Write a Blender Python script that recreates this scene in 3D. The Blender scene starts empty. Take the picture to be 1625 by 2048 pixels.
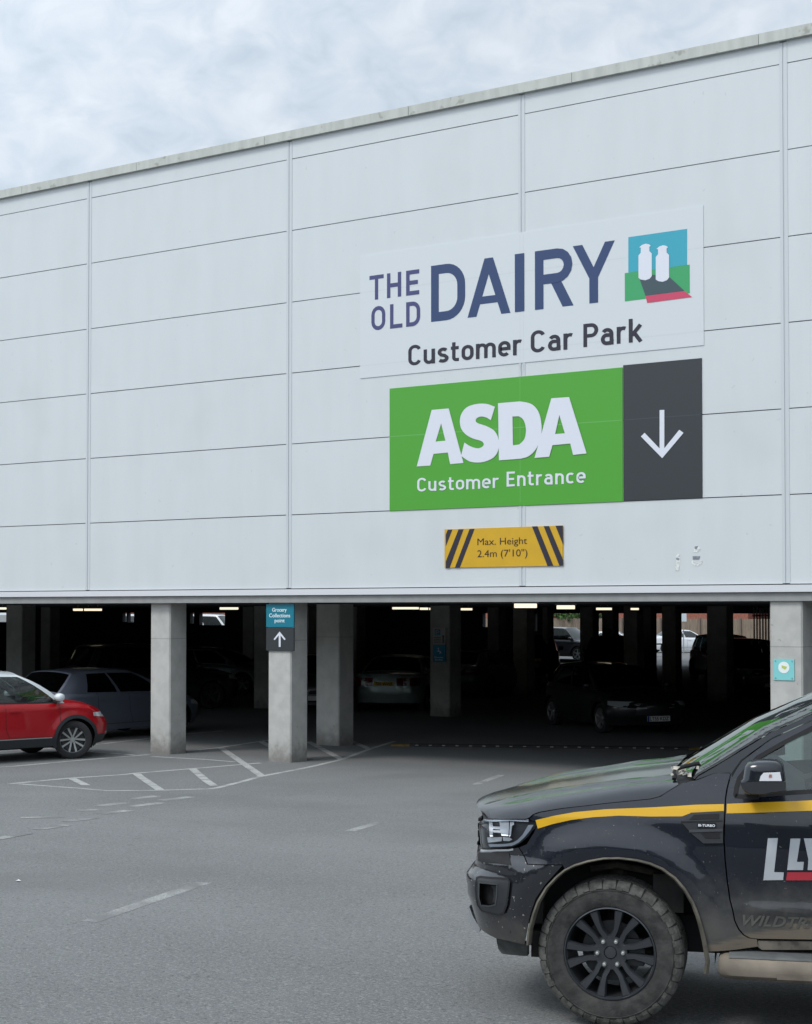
import bpy, bmesh, math, random
from mathutils import Vector, Matrix, geometry
random.seed(7)
S = bpy.context.scene
COL = S.collection
R = math.radians
# ---------------------------------------------------------------- camera
F_PX = 3255.0                      # focal length in photo pixels (1625 x 2048)
AL = math.atan(F_PX/4880.0)        # yaw of the view against the facade
TP = math.atan(85.0/F_PX)          # slight upward tilt
CXP, CYP = 812.5, 1136.0           # principal point
CAM = Vector((17.092297, -22.016007, 2.6))
FW = Vector((-math.sin(AL), math.cos(AL), 0)); RT = Vector((math.cos(AL), math.sin(AL), 0)); UPV = Vector((0, 0, 1))
CF = FW*math.cos(TP)+UPV*math.sin(TP); CU = UPV*math.cos(TP)-FW*math.sin(TP)
cd = bpy.data.cameras.new("camera"); cam = bpy.data.objects.new("camera", cd); COL.objects.link(cam)
cd.sensor_fit = 'VERTICAL'; cd.sensor_height = 36.0; cd.sensor_width = 36.0*1625/2048
cd.lens = F_PX/2048*36.0
cd.shift_y = (CYP-1024)/2048.0
cd.clip_start = 0.1; cd.clip_end = 3000
m3 = Matrix((RT, CU, -CF)).transposed()
cam.matrix_world = Matrix.Translation(CAM) @ m3.to_4x4()
S.camera = cam
# ---------------------------------------------------------------- light
SUN_EL, SUN_AZ = R(52), R(200)     # azimuth of the sun measured from +Y clockwise
sdir = Vector((math.sin(SUN_AZ)*math.cos(SUN_EL), math.cos(SUN_AZ)*math.cos(SUN_EL), math.sin(SUN_EL)))
sl = bpy.data.lights.new("sun", 'SUN'); sl.energy = 1.5; sl.angle = R(16); sl.color = (1, .97, .93)
so = bpy.data.objects.new("sun", sl); COL.objects.link(so)
so.rotation_euler = sdir.to_track_quat('Z', 'Y').to_euler()
W = bpy.data.worlds.new("World"); S.world = W; W.use_nodes = True
def build_world():
    nt = W.node_tree; N = nt.nodes; L = nt.links; N.clear()
    out = N.new('ShaderNodeOutputWorld')
    sky = N.new('ShaderNodeTexSky'); sky.sky_type = 'NISHITA'; sky.sun_disc = False
    sky.sun_elevation = SUN_EL; sky.sun_rotation = SUN_AZ
    tc = N.new('ShaderNodeTexCoord')
    sep = N.new('ShaderNodeSeparateXYZ'); L.new(tc.outputs['Generated'], sep.inputs[0])
    dz = N.new('ShaderNodeMath'); dz.operation = 'MULTIPLY'; dz.inputs[1].default_value = 1.5; L.new(sep.outputs[2], dz.inputs[0])
    cmb = N.new('ShaderNodeCombineXYZ'); L.new(sep.outputs[0], cmb.inputs[0]); L.new(sep.outputs[1], cmb.inputs[1]); L.new(dz.outputs[0], cmb.inputs[2])
    n1 = N.new('ShaderNodeTexNoise'); n1.inputs['Scale'].default_value = 30; n1.inputs['Detail'].default_value = 5; n1.inputs['Roughness'].default_value = .52
    n1.inputs['Distortion'].default_value = .5
    n2 = N.new('ShaderNodeTexNoise'); n2.inputs['Scale'].default_value = 5; n2.inputs['Detail'].default_value = 4
    L.new(cmb.outputs[0], n1.inputs['Vector']); L.new(cmb.outputs[0], n2.inputs['Vector'])
    av = N.new('ShaderNodeMath'); av.operation = 'MULTIPLY_ADD'; av.inputs[1].default_value = .68; L.new(n1.outputs[0], av.inputs[0])
    hb = N.new('ShaderNodeMath'); hb.operation = 'MULTIPLY'; hb.inputs[1].default_value = .32; L.new(n2.outputs[0], hb.inputs[0]); L.new(hb.outputs[0], av.inputs[2])
    rp = N.new('ShaderNodeValToRGB'); rp.color_ramp.elements[0].position = .36; rp.color_ramp.elements[1].position = .66
    rp.color_ramp.elements[0].color = (.50, .58, .665, 1); rp.color_ramp.elements[1].color = (.705, .76, .82, 1)
    L.new(av.outputs[0], rp.inputs[0])
    # veiled sun: the overcast is brighter around it
    dt = N.new('ShaderNodeVectorMath'); dt.operation = 'DOT_PRODUCT'; dt.inputs[1].default_value = sdir; L.new(tc.outputs['Generated'], dt.inputs[0])
    mr = N.new('ShaderNodeMapRange'); mr.inputs[1].default_value = -.1; mr.inputs[2].default_value = 1; mr.inputs[3].default_value = 1; mr.inputs[4].default_value = 2.1
    L.new(dt.outputs['Value'], mr.inputs[0])
    ml = N.new('ShaderNodeVectorMath'); ml.operation = 'SCALE'; L.new(rp.outputs[0], ml.inputs[0]); L.new(mr.outputs[0], ml.inputs['Scale'])
    b1 = N.new('ShaderNodeBackground'); b1.inputs[1].default_value = .12; L.new(sky.outputs[0], b1.inputs[0])
    b2 = N.new('ShaderNodeBackground'); b2.inputs[1].default_value = 1.0; L.new(ml.outputs[0], b2.inputs[0])
    ms = N.new('ShaderNodeMixShader'); ms.inputs[0].default_value = .9
    L.new(b1.outputs[0], ms.inputs[1]); L.new(b2.outputs[0], ms.inputs[2]); L.new(ms.outputs[0], out.inputs[0])
build_world()
S.view_settings.view_transform = 'Standard'; S.view_settings.look = 'None'; S.view_settings.gamma = 1
S.view_settings.exposure = 0.22
S.render.engine = 'CYCLES'
# ---------------------------------------------------------------- measuring helpers
def ray(px, py): return CF + RT*((px-CXP)/F_PX) + CU*((CYP-py)/F_PX)
def on_wall(px, py, Y=0.0):
    d = ray(px, py); return CAM + d*((Y-CAM.y)/d.y)
def gz(Y):
    n = -Y-3.0
    if n < 0: return 0.0
    return 0.0355*min(n, 30)
def on_ground(px, py):
    d = ray(px, py); t = 5.0
    for i in range(120):
        p = CAM+d*t; t += (p.z-gz(p.y))/(-d.z)*0.8
    p = CAM+d*t; return p
def at_depth(px, py, Z):
    d = ray(px, py); return CAM + d*(Z/d.dot(FW))
# ---------------------------------------------------------------- materials
MATS = {}
def mat(name, col, rough=.6, metal=0, var=0, vscale=3, bump=0, bscale=40, spec=.5, coat=0, emit=0, grime=None, speck=None, alpha=1, stretch=None):
    if name in MATS: return MATS[name]
    m = bpy.data.materials.new(name); m.use_nodes = True; nt = m.node_tree; N = nt.nodes; L = nt.links
    b = N['Principled BSDF']; b.inputs['Base Color'].default_value = (*col, 1); b.inputs['Roughness'].default_value = rough
    b.inputs['Metallic'].default_value = metal; b.inputs['Specular IOR Level'].default_value = spec
    if coat: b.inputs['Coat Weight'].default_value = coat; b.inputs['Coat Roughness'].default_value = .03
    if emit: b.inputs['Emission Color'].default_value = (*col, 1); b.inputs['Emission Strength'].default_value = emit
    tc = N.new('ShaderNodeTexCoord'); cur = None
    def noise(scale, detail=4, vec=None, rough_=.55):
        n = N.new('ShaderNodeTexNoise'); n.inputs['Scale'].default_value = scale; n.inputs['Detail'].default_value = detail
        n.inputs['Roughness'].default_value = rough_
        L.new(vec or tc.outputs['Object'], n.inputs['Vector']); return n.outputs[0]
    def mixc(fac, a, bcol):
        x = N.new('ShaderNodeMix'); x.data_type = 'RGBA'
        if hasattr(fac, 'is_linked'): L.new(fac, x.inputs[0])
        else: x.inputs[0].default_value = fac
        if isinstance(a, tuple): x.inputs[6].default_value = (*a, 1)
        else: L.new(a, x.inputs[6])
        if isinstance(bcol, tuple): x.inputs[7].default_value = (*bcol, 1)
        else: L.new(bcol, x.inputs[7])
        return x.outputs[2]
    def ramp(v, p0, p1):
        x = N.new('ShaderNodeMapRange'); x.interpolation_type = 'SMOOTHSTEP'; x.inputs[1].default_value = p0; x.inputs[2].default_value = p1; L.new(v, x.inputs[0]); return x.outputs[0]
    cur = tuple(col)
    if var:
        vec = None
        if stretch:
            mp = N.new('ShaderNodeMapping'); mp.inputs['Scale'].default_value = stretch; L.new(tc.outputs['Object'], mp.inputs[0]); vec = mp.outputs[0]
        f = ramp(noise(vscale, 6, vec), .3, .7)
        cur = mixc(f, tuple(max(0, c*(1-var)) for c in col), tuple(min(1, c*(1+var)) for c in col))
    if speck:       # (scale, amount, colour)
        for sc, lo, hi, c2, mixv in speck:
            f = ramp(noise(sc, 2), lo, hi)
            mm = N.new('ShaderNodeMath'); mm.operation = 'MULTIPLY'; mm.inputs[1].default_value = mixv; L.new(f, mm.inputs[0])
            cur = mixc(mm.outputs[0], cur, c2)
    if grime:       # (colour, z0 full, z1 none, noise scale, max)
        c2, z0, z1, ns, mxv = grime
        sp = N.new('ShaderNodeSeparateXYZ'); L.new(tc.outputs['Object'], sp.inputs[0])
        mr = N.new('ShaderNodeMapRange'); mr.inputs[1].default_value = z1; mr.inputs[2].default_value = z0; L.new(sp.outputs[2], mr.inputs[0])
        n = noise(ns, 8, None, .65)
        ad = N.new('ShaderNodeMath'); ad.operation = 'ADD'; L.new(mr.outputs[0], ad.inputs[0]); L.new(n, ad.inputs[1])
        f = ramp(ad.outputs[0], .55, 1.35)
        mm = N.new('ShaderNodeMath'); mm.operation = 'MULTIPLY'; mm.inputs[1].default_value = mxv; L.new(f, mm.inputs[0])
        cur = mixc(mm.outputs[0], cur, c2)
        rr = N.new('ShaderNodeMapRange'); rr.inputs[3].default_value = rough; rr.inputs[4].default_value = .75; L.new(mm.outputs[0], rr.inputs[0]); L.new(rr.outputs[0], b.inputs['Roughness'])
        if coat:
            rc = N.new('ShaderNodeMapRange'); rc.inputs[3].default_value = coat; rc.inputs[4].default_value = 0; L.new(mm.outputs[0], rc.inputs[0]); L.new(rc.outputs[0], b.inputs['Coat Weight'])
    if not isinstance(cur, tuple): L.new(cur, b.inputs['Base Color'])
    if bump:
        bp = N.new('ShaderNodeBump'); bp.inputs['Strength'].default_value = bump; bp.inputs['Distance'].default_value = .01
        L.new(noise(bscale, 4), bp.inputs['Height']); L.new(bp.outputs[0], b.inputs['Normal'])
    MATS[name] = m; return m
def glass_mat(name, tint=(.5, .6, .58), gl=.06, rough=.02):
    if name in MATS: return MATS[name]
    m = bpy.data.materials.new(name); m.use_nodes = True; nt = m.node_tree; N = nt.nodes; L = nt.links; N.clear()
    o = N.new('ShaderNodeOutputMaterial'); t = N.new('ShaderNodeBsdfTransparent'); t.inputs[0].default_value = (*tint, 1)
    g = N.new('ShaderNodeBsdfGlossy'); g.inputs['Roughness'].default_value = rough; g.inputs[0].default_value = (.95, 1, .98, 1)
    fr = N.new('ShaderNodeFresnel'); fr.inputs[0].default_value = 1.52
    ad = N.new('ShaderNodeMath'); ad.operation = 'ADD'; ad.inputs[1].default_value = gl; ad.use_clamp = True; L.new(fr.outputs[0], ad.inputs[0])
    mx = N.new('ShaderNodeMixShader'); L.new(ad.outputs[0], mx.inputs[0]); L.new(t.outputs[0], mx.inputs[1]); L.new(g.outputs[0], mx.inputs[2])
    L.new(mx.outputs[0], o.inputs[0]); MATS[name] = m; return m
# ---------------------------------------------------------------- object helpers
def link(o, parent=None):
    COL.objects.link(o)
    if parent: o.parent = parent
    return o
def tag(o, label=None, cat=None, group=None, kind=None):
    if label: o['label'] = label
    if cat: o['category'] = cat
    if group: o['group'] = group
    if kind: o['kind'] = kind
    return o
def empty(name, loc=(0, 0, 0), rz=0, label=None, cat=None, group=None):
    o = bpy.data.objects.new(name, None); o.location = loc; o.rotation_euler = (0, 0, rz); COL.objects.link(o)
    o.empty_display_size = .2
    return tag(o, label, cat, group)
def clone(root, loc, rz, label, group=None):
    def cp(o, par):
        c = o.copy(); COL.objects.link(c); c.parent = par
        for ch in [x for x in S.objects if x.parent == o]: cp(ch, c)
        return c
    c = cp(root, None); c.location = loc; c.rotation_euler = (0, 0, rz); c['label'] = label
    if group: c['group'] = group
    return c
class MB:
    def __init__(s): s.v = []; s.f = []; s.smooth = False
    def vert(s, p): s.v.append(tuple(p)); return len(s.v)-1
    def face(s, ids): s.f.append(tuple(ids))
    def poly(s, pts): b = len(s.v); s.v += [tuple(p) for p in pts]; s.f.append(tuple(range(b, b+len(pts)))); return s
    def box(s, x0, x1, y0, y1, z0, z1):
        b = len(s.v)
        s.v += [(x0, y0, z0), (x1, y0, z0), (x1, y1, z0), (x0, y1, z0), (x0, y0, z1), (x1, y0, z1), (x1, y1, z1), (x0, y1, z1)]
        s.f += [tuple(b+i for i in q) for q in ((0, 3, 2, 1), (4, 5, 6, 7), (0, 1, 5, 4), (1, 2, 6, 5), (2, 3, 7, 6), (3, 0, 4, 7))]; return s
    def cbox(s, x0, x1, y0, y1, z0, z1, c):     # box with chamfered vertical edges
        pts = [(x0+c, y0), (x1-c, y0), (x1, y0+c), (x1, y1-c), (x1-c, y1), (x0+c, y1), (x0, y1-c), (x0, y0+c)]
        return s.prism([(x, y, z0) for x, y in pts], (0, 0, z1-z0))
    def prism(s, pts, d):
        n = len(pts); b = len(s.v); d = Vector(d)
        s.v += [tuple(p) for p in pts] + [tuple(Vector(p)+d) for p in pts]
        s.f.append(tuple(b+i for i in reversed(range(n)))); s.f.append(tuple(b+n+i for i in range(n)))
        for i in range(n): j = (i+1) % n; s.f.append((b+i, b+j, b+n+j, b+n+i))
        return s
    def grid(s, rows, close=False):
        b = len(s.v); n = len(rows[0])
        for r in rows: s.v += [tuple(p) for p in r]
        for i in range(len(rows)-1):
            for j in range(n-1 if not close else n):
                k = (j+1) % n
                s.f.append((b+i*n+j, b+i*n+k, b+(i+1)*n+k, b+(i+1)*n+j))
        return s
    def tube(s, pts, r, n=8, cap=True):
        rows = []; pts = [Vector(p) for p in pts]
        for i, p in enumerate(pts):
            t = (pts[min(i+1, len(pts)-1)]-pts[max(i-1, 0)]).normalized()
            a = t.cross(Vector((0, 0, 1)) if abs(t.z) < .9 else Vector((1, 0, 0))).normalized(); bb = t.cross(a)
            rr = r[i] if isinstance(r, (list, tuple)) else r
            rows.append([p+a*math.cos(2*math.pi*k/n)*rr+bb*math.sin(2*math.pi*k/n)*rr for k in range(n)])
        b = len(s.v); s.grid(rows, True)
        if cap: s.f.append(tuple(b+k for k in range(n))); e = b+(len(rows)-1)*n; s.f.append(tuple(e+k for k in reversed(range(n))))
        return s
    def lathe(s, prof, n=48, axis='y', c=(0, 0, 0)):   # prof: list of (r, a) with a along axis
        rows = []
        for r, a in prof:
            row = []
            for k in range(n):
                t = 2*math.pi*k/n
                row.append((c[0]+r*math.cos(t), c[1]+a, c[2]+r*math.sin(t)))
            rows.append(row)
        s.grid(rows, True); return s
    def fillpoly(s, loops, fn):    # loops of 2-D points (outer, holes...), fn maps 2-D -> 3-D
        allp = [p for lp in loops for p in lp]
        tris = geometry.tessellate_polygon([[Vector((p[0], p[1], 0)) for p in lp] for lp in loops])
        b = len(s.v); s.v += [tuple(fn(*p)) for p in allp]
        for t in tris: s.f.append(tuple(b+i for i in t))
        return s
    def build(s, name, m, parent=None, smooth=None, loc=None, recalc=True):
        me = bpy.data.meshes.new(name); me.from_pydata(s.v, [], s.f)
        bm = bmesh.new(); bm.from_mesh(me)
        bmesh.ops.remove_doubles(bm, verts=bm.verts, dist=1e-5)
        if recalc: bmesh.ops.recalc_face_normals(bm, faces=bm.faces)
        bm.to_mesh(me); bm.free(); me.update()
        ms = m if isinstance(m, (list, tuple)) else [m]
        for q in ms: me.materials.append(q)
        if smooth is not None:
            me.polygons.foreach_set('use_smooth', [True]*len(me.polygons)); me.set_sharp_from_angle(angle=R(smooth))
        o = bpy.data.objects.new(name, me); link(o, parent)
        if loc is not None: o.location = loc
        return o
# ---- text as mesh loops mapped onto any surface
def text_mb(mb, txt, fn, w=None, h=1.0, bold=0.0, track=1.0, shear=0.0, lift=0):
    """writes txt so that its box is (0..w) x (0..h = capital height); fn(u,v) -> 3-D"""
    def raw(t):
        cu = bpy.data.curves.new('t', 'FONT'); cu.body = t; cu.size = 1; cu.offset = bold; cu.space_character = track; cu.shear = shear; cu.resolution_u = 4
        ob = bpy.data.objects.new('t', cu); me = bpy.data.meshes.new_from_object(ob)
        vs = [(v.co.x, v.co.y) for v in me.vertices]; fs = [tuple(p.vertices) for p in me.polygons]
        bpy.data.objects.remove(ob); bpy.data.curves.remove(cu); bpy.data.meshes.remove(me); return vs, fs
    hv, _ = raw('H'); cy0 = min(y for x, y in hv); ch = max(y for x, y in hv)-cy0
    vs, fs = raw(txt)
    x0 = min(x for x, y in vs); x1 = max(x for x, y in vs)
    sx = (w/(x1-x0)) if w else h/ch
    b = len(mb.v)
    for x, y in vs: mb.v.append(tuple(fn((x-x0)*sx, (y-cy0)/ch*h)))
    for f in fs: mb.f.append(tuple(b+i for i in f))
    return (x1-x0)*sx
# ================================================================ GROUND
M_asph = mat('asphalt', (.134, .138, .138), .92, var=.13, vscale=.3, bump=.6, bscale=90,
             speck=[(48, .50, .68, (.25, .253, .248), .6), (38, .54, .70, (.04, .041, .042), .6), (100, .55, .7, (.30, .30, .29), .5), (.5, .5, .8, (.11, .113, .113), .5), (3.1, .76, .79, (.06, .06, .06), .5)])
def build_ground():
    mb = MB(); ys = [-400, -60, -33, -28, -22]+[-20+i for i in range(0, 17)]+[-3, 0, 4, 20, 60, 120, 900]
    xs = [-700, -200, -80, -40, -20, -10, 0, 5, 10, 15, 20, 30, 60, 400]
    mb.grid([[(x, y, gz(y)) for x in xs] for y in ys])
    o = mb.build('ground', M_asph); tag(o, kind='structure')
build_ground()
# painted markings
M_paint = mat('worn_road_paint', (.40, .405, .39), .8, var=.15, vscale=6,
              speck=[(3, .48, .7, (.15, .152, .152), .7), (60, .45, .65, (.12, .122, .122), .6)])
M_paint_faint = mat('faded_road_paint', (.31, .315, .305), .85, var=.1, vscale=6,
              speck=[(2.2, .42, .66, (.13, .132, .132), .9), (60, .42, .62, (.12, .122, .122), .7)])
def stripe_on_ground(mb, pts, w, lift=.0015, sub=6):
    P = []
    for i in range(len(pts)-1):
        for k in range(sub): P.append(pts[i].lerp(pts[i+1], k/sub))
    P.append(pts[-1]); rows = []
    for i, p in enumerate(P):
        t = (P[min(i+1, len(P)-1)]-P[max(i-1, 0)]); t.z = 0; t.normalize(); n = Vector((-t.y, t.x, 0))
        a = p+n*w/2; b = p-n*w/2
        rows.append([(a.x, a.y, gz(a.y)+lift), (b.x, b.y, gz(b.y)+lift)])
    mb.grid(rows)
def z7(a, b): return (a/3.869, 1500+b/3.869)
def z3(a, b): return (300+a/2.708, 1180+b/2.708)
def marks(lines, w, m, name, lift=.0015):
    mb = MB()
    for k, l in enumerate(lines): stripe_on_ground(mb, [on_ground(*p) for p in l], w, lift+.0002*k)
    tag(mb.build(name, m), kind='structure')
marks([[(0, 1534), (150, 1521.5), (300, 1509)], [(172, 1503), (269, 1510)], [(302, 1513), z3(300, 918), z3(460, 931)],
       [(186, 1490), (297, 1477)], [(-40, 1505), (105, 1497)], [(374, 1468), (448, 1462)]], .1, M_paint, 'bay_line_markings')
marks([[z7(75, 262), z7(540, 218), z7(1050, 180), z7(1480, 145), z3(600, 937)],
       [z7(140, 262), z7(620, 297), z7(830, 315), z7(1240, 312), z7(1625, 300), z3(360, 1073), z3(450, 1050), z3(600, 1010), z3(860, 960), z3(1040, 918), z3(1190, 862), z3(1325, 820)],
       [z3(200, 873), z3(370, 855), z3(600, 820), z3(660, 812)]], .1, M_paint, 'hatched_area_outline')
marks([[z3(385, 855), z3(610, 1010)], [z3(600, 820), z3(760, 905)], [z3(860, 822), z3(1040, 918)], [z3(1075, 812), z3(1190, 862)],
       [z3(230, 968), z3(350, 1062)], [z7(1060, 185), z7(1240, 310)], [z7(560, 222), z7(670, 275)]], .13, M_paint, 'hatched_area_bars', .0028)
marks([[z7(*a), z7(*b)] for a, b in (((1020, 378), (1220, 355)), ((1250, 390), (1480, 362)), ((770, 432), (970, 408)), ((1010, 440), (1250, 408)),
       ((610, 470), (760, 462)), ((780, 495), (1010, 468)), ((160, 525), (500, 520)), ((510, 555), (730, 525)), ((280, 615), (520, 580)), ((-30, 689), (210, 645)))],
      .16, M_paint_faint, 'faded_give_way_dashes')
marks([[z7(690, 1330), z7(1580, 1025)]], .13, M_paint_faint, 'worn_lane_dash')
marks([[(949, 1570), (1003, 1550)], [(700, 1662), (760, 1645)]], .12, M_paint_faint, 'faint_lane_dashes')
# ================================================================ BUILDING
M_clad = mat('white_cladding', (.575, .605, .615), .42, var=.018, vscale=1.0, stretch=(2.2, 2, .5), spec=.5, bump=.08, bscale=1.6,
             speck=[(.7, .5, .85, (.52, .545, .55), .6), (9, .70, .74, (.42, .44, .44), .35)])
M_strip = mat('cladding_joint_strip', (.53, .56, .575), .4)
M_gap = mat('dark_joint', (.20, .21, .22), .9)
M_coping = mat('weathered_coping', (.46, .475, .44), .7, var=.10, vscale=2.2, stretch=(3, 1, .5), speck=[(6, .62, .72, (.22, .22, .18), .6)])
M_flash = mat('drip_flashing', (.62, .63, .65), .4)
M_beam = mat('painted_edge_beam', (.27, .275, .268), .7, var=.08, vscale=4)
M_conc = mat('column_concrete', (.43, .425, .40), .85, var=.09, vscale=4, bump=.25, bscale=60, grime=((.12, .11, .095), -.15, .50, 7, .75), speck=[(14, .70, .76, (.2, .195, .18), .5)])
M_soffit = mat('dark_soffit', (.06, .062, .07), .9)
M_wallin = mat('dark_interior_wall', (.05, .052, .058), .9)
bld = empty('car_park_building', (-20, 0, 0), 0, 'long white panelled car park building raised on concrete columns', 'building')
def bpart(mb, name, m, **k):
    o = mb.build(name, m, None, **k); o.parent = bld; o.matrix_parent_inverse = Matrix.Translation((20, 0, 0)); return o
JX = [-63.5]+[-4.75-4.65*i for i in range(11, 0, -1)]+[-4.75, 0, 4.58, 8.84, 13.4, 18.0, 22.6]
JZ = [2.97, 4.233, 5.447, 6.664, 7.885, 9.120, 10.355, 10.70]
mb = MB()
rc = random.Random(3)
for i in range(len(JX)-1):
    for j in range(len(JZ)-1):
        dy = rc.uniform(-.0015, .0015)
        mb.box(JX[i]+.05, JX[i+1]-.05, 0+dy, .06, JZ[j]+.007, JZ[j+1]-.007)
bpart(mb, 'cladding', M_clad)
mb = MB(); mb.box(JX[0], JX[-1], .062, .12, 2.9, 10.8); bpart(mb, 'backing_frame', M_gap)
for x in JX:
    mb = MB(); mb.box(x-.058, x-.012, -.006, .06, 2.985, 10.66); mb.box(x+.012, x+.058, -.006, .06, 2.985, 10.66); mb.box(x-.013, x+.013, .004, .06, 2.985, 10.66)
    bpart(mb, 'joint_strip', M_strip)
mb = MB()
x = JX[0]
while x < JX[-1]:
    mb.box(x+.004, min(x+3.0, JX[-1])-.004, -.07, .5, 10.675, 10.83); x += 3.0
bpart(mb, 'coping', M_coping)
mb = MB(); mb.box(JX[0], JX[-1], -.045, .2, 2.862, 2.962); x = JX[0]
bpart(mb, 'drip_flashing', M_flash)
mb = MB(); mb.box(JX[0], JX[-1], .0, .45, 2.735, 2.8595); bpart(mb, 'edge_beam', M_beam)
BX0, BX1, BY1 = JX[0], JX[-1], 50.0
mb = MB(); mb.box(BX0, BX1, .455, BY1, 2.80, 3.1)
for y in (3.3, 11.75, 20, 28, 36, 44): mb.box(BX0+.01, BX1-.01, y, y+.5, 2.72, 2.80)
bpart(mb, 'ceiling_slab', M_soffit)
mb = MB(); mb.box(BX0, BX1, .5, BY1, 10.2, 10.5); mb.box(BX0, BX0+.3, .13, BY1, 2.7, 10.6); mb.box(BX1-.3, BX1, .13, BY1, 2.7, 10.6); mb.box(BX0, BX1, BY1-.3, BY1-.002, 3.1, 10.6)
bpart(mb, 'roof_and_end_walls', M_clad)
# ---- columns
M_cj = mat('formwork_line', (.24, .235, .22), .9)
def column(x0, x1, y0, y1, top=2.80):
    mb = MB(); mb.cbox(x0, x1, y0, y1, -.02, top, .022)
    o = bpart(mb, 'column', M_conc, smooth=20)
    if y0 < 5: mb = MB(); mb.cbox(x0-.0012, x1+.0012, y0-.0012, y1+.0012, 2.085, 2.093, .022); j = mb.build('formwork_joint', M_cj); j.parent = o
    return o
column(-3.30, -2.82, .14, .60, 2.734); column(-.52, -.02, .09, .57, 2.734); column(8.57, 9.05, .05, .53, 2.734)
column(-11.9, -11.4, .1, .58, 2.734); column(17.7, 18.2, .05, .53, 2.734)
column(-1.91, -1.36, 3.32, 3.82); column(-4.73, -4.15, 11.76, 12.3); column(-10.42, -9.85, 11.9, 12.4)
for (px, Z, w) in ((12, 43, .6), (81, 60, .5), (485, 58, .5), (975, 60, .5), (1026, 50, .5), (1085, 60, .22), (1160, 60, .55), (1204, 63, .5), (1247, 53, .5), (1277, 60, .52), (1324, 53, .49), (1414, 47, .62),
                   (690, 55, .5), (590, 48, .5)):
    p = at_depth(px, 1300, Z); column(p.x, p.x+w, p.y, p.y+.5, 2.80)
# ---- rear wall with its openings
mb = MB()
def back_x(px): return on_wall(px, 1300, BY1-.3).x
def back_z(px, py): return on_wall(px, py, BY1-.3).z
opens = []   # (px0, px1, z_bottom)
for a, b, yb in ((-20, 12.5, 1244), (245, 253, 1244), (255, 268, 1245), (380, 388, 1247), (399, 450, 1250), (485, 489, 1244), (624, 627, 1240),
                 (966, 999, 1254), (1038, 1056, 1256), (1070, 1075, 1262), (1100, 1163, 1318), (1190, 1420, 1330), (1462, 1548, 1330)):
    opens.append((back_x(a), back_x(b), max(0, back_z((a+b)/2, yb))))
opens.sort(); zt = 2.46; xc = BX0+.31
for a, b, zb in opens:
    mb.box(xc, a, BY1-.3, BY1-.003, 0, 3.1)
    if zb > .05: mb.box(a, b, BY1-.3, BY1-.003, 0, zb)
    mb.box(a, b, BY1-.3, BY1-.003, zt, 3.1); xc = b
mb.box(xc, BX1-.31, BY1-.3, BY1-.003, 0, 3.1)
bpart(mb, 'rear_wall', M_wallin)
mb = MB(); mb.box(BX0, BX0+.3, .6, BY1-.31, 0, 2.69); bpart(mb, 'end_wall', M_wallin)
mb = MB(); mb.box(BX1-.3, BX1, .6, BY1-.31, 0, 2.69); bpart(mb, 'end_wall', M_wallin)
# louvred metal screen near the right rear corner (seen beside the right column)
# ---- ceiling lights
M_tube = mat('lit_tube', (1.0, .88, .66), .5, emit=1.0)
M_fit = mat('light_fitting_body', (.25, .25, .25), .5)
def ceiling_light(px0, px1, py, Z, lab, thick=.035):
    a = at_depth(px0, py, Z); b = at_depth(px1, py, Z); L_ = (b-a).length
    cen = (a+b)/2; r = empty('ceiling_light', (cen.x, cen.y, cen.z), AL, lab, 'ceiling light', 'tube lights under the car park ceiling')
    t = MB(); t.tube([(-L_/2, 0, 0), (L_/2, 0, 0)], thick, 8); t.build('tube', M_tube, r, smooth=40)
    f = MB(); f.box(-L_/2-.03, L_/2+.03, -.03, .05, thick+.004, thick+.03)
    f.box(-L_/2+.1, -L_/2+.13, -.015, .015, thick+.05, max(thick+.08, 2.8-cen.z)); f.box(L_/2-.13, L_/2-.1, -.015, .015, thick+.05, max(thick+.08, 2.8-cen.z))
    f.build('fitting', M_fit, r)
for a in ((-30, 13, 1217, 48, 'lit tube light at the far left edge of the photo'), (147, 166, 1219.5, 46, 'short lit tube, left piece of the pair above the red and grey cars'),
          (169, 204, 1219.5, 46, 'longer lit tube, right piece of the pair above the red and grey cars'), (440, 477, 1217, 44, 'lit tube light between the first column and the grocery sign'),
          (785, 838, 1216.5, 46, 'long lit tube, first from left above the silver saloon'), (840, 857, 1217.5, 46, 'very short lit tube in the middle of the row above the disabled parking sign'),
          (859, 904, 1217.8, 46, 'long lit tube ending just right of the disabled parking sign column'), (917, 945, 1218.5, 48, 'short lit tube just right of the disabled parking sign column'),
          (1029, 1074, 1211.5, 26, 'brightest nearest lit tube, left of the two thick ones above the black hatchback'), (1114, 1150, 1214.5, 30, 'thick lit tube, right of the two above the black hatchback'),
          (1193, 1224, 1217.8, 44, 'thin lit tube above the grey notice in the dark'), (1262, 1278, 1218, 50, 'faint short tube light, rightmost under the ceiling')):
    ceiling_light(*a, thick=.034 if a[3] < 35 else .03)
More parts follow.
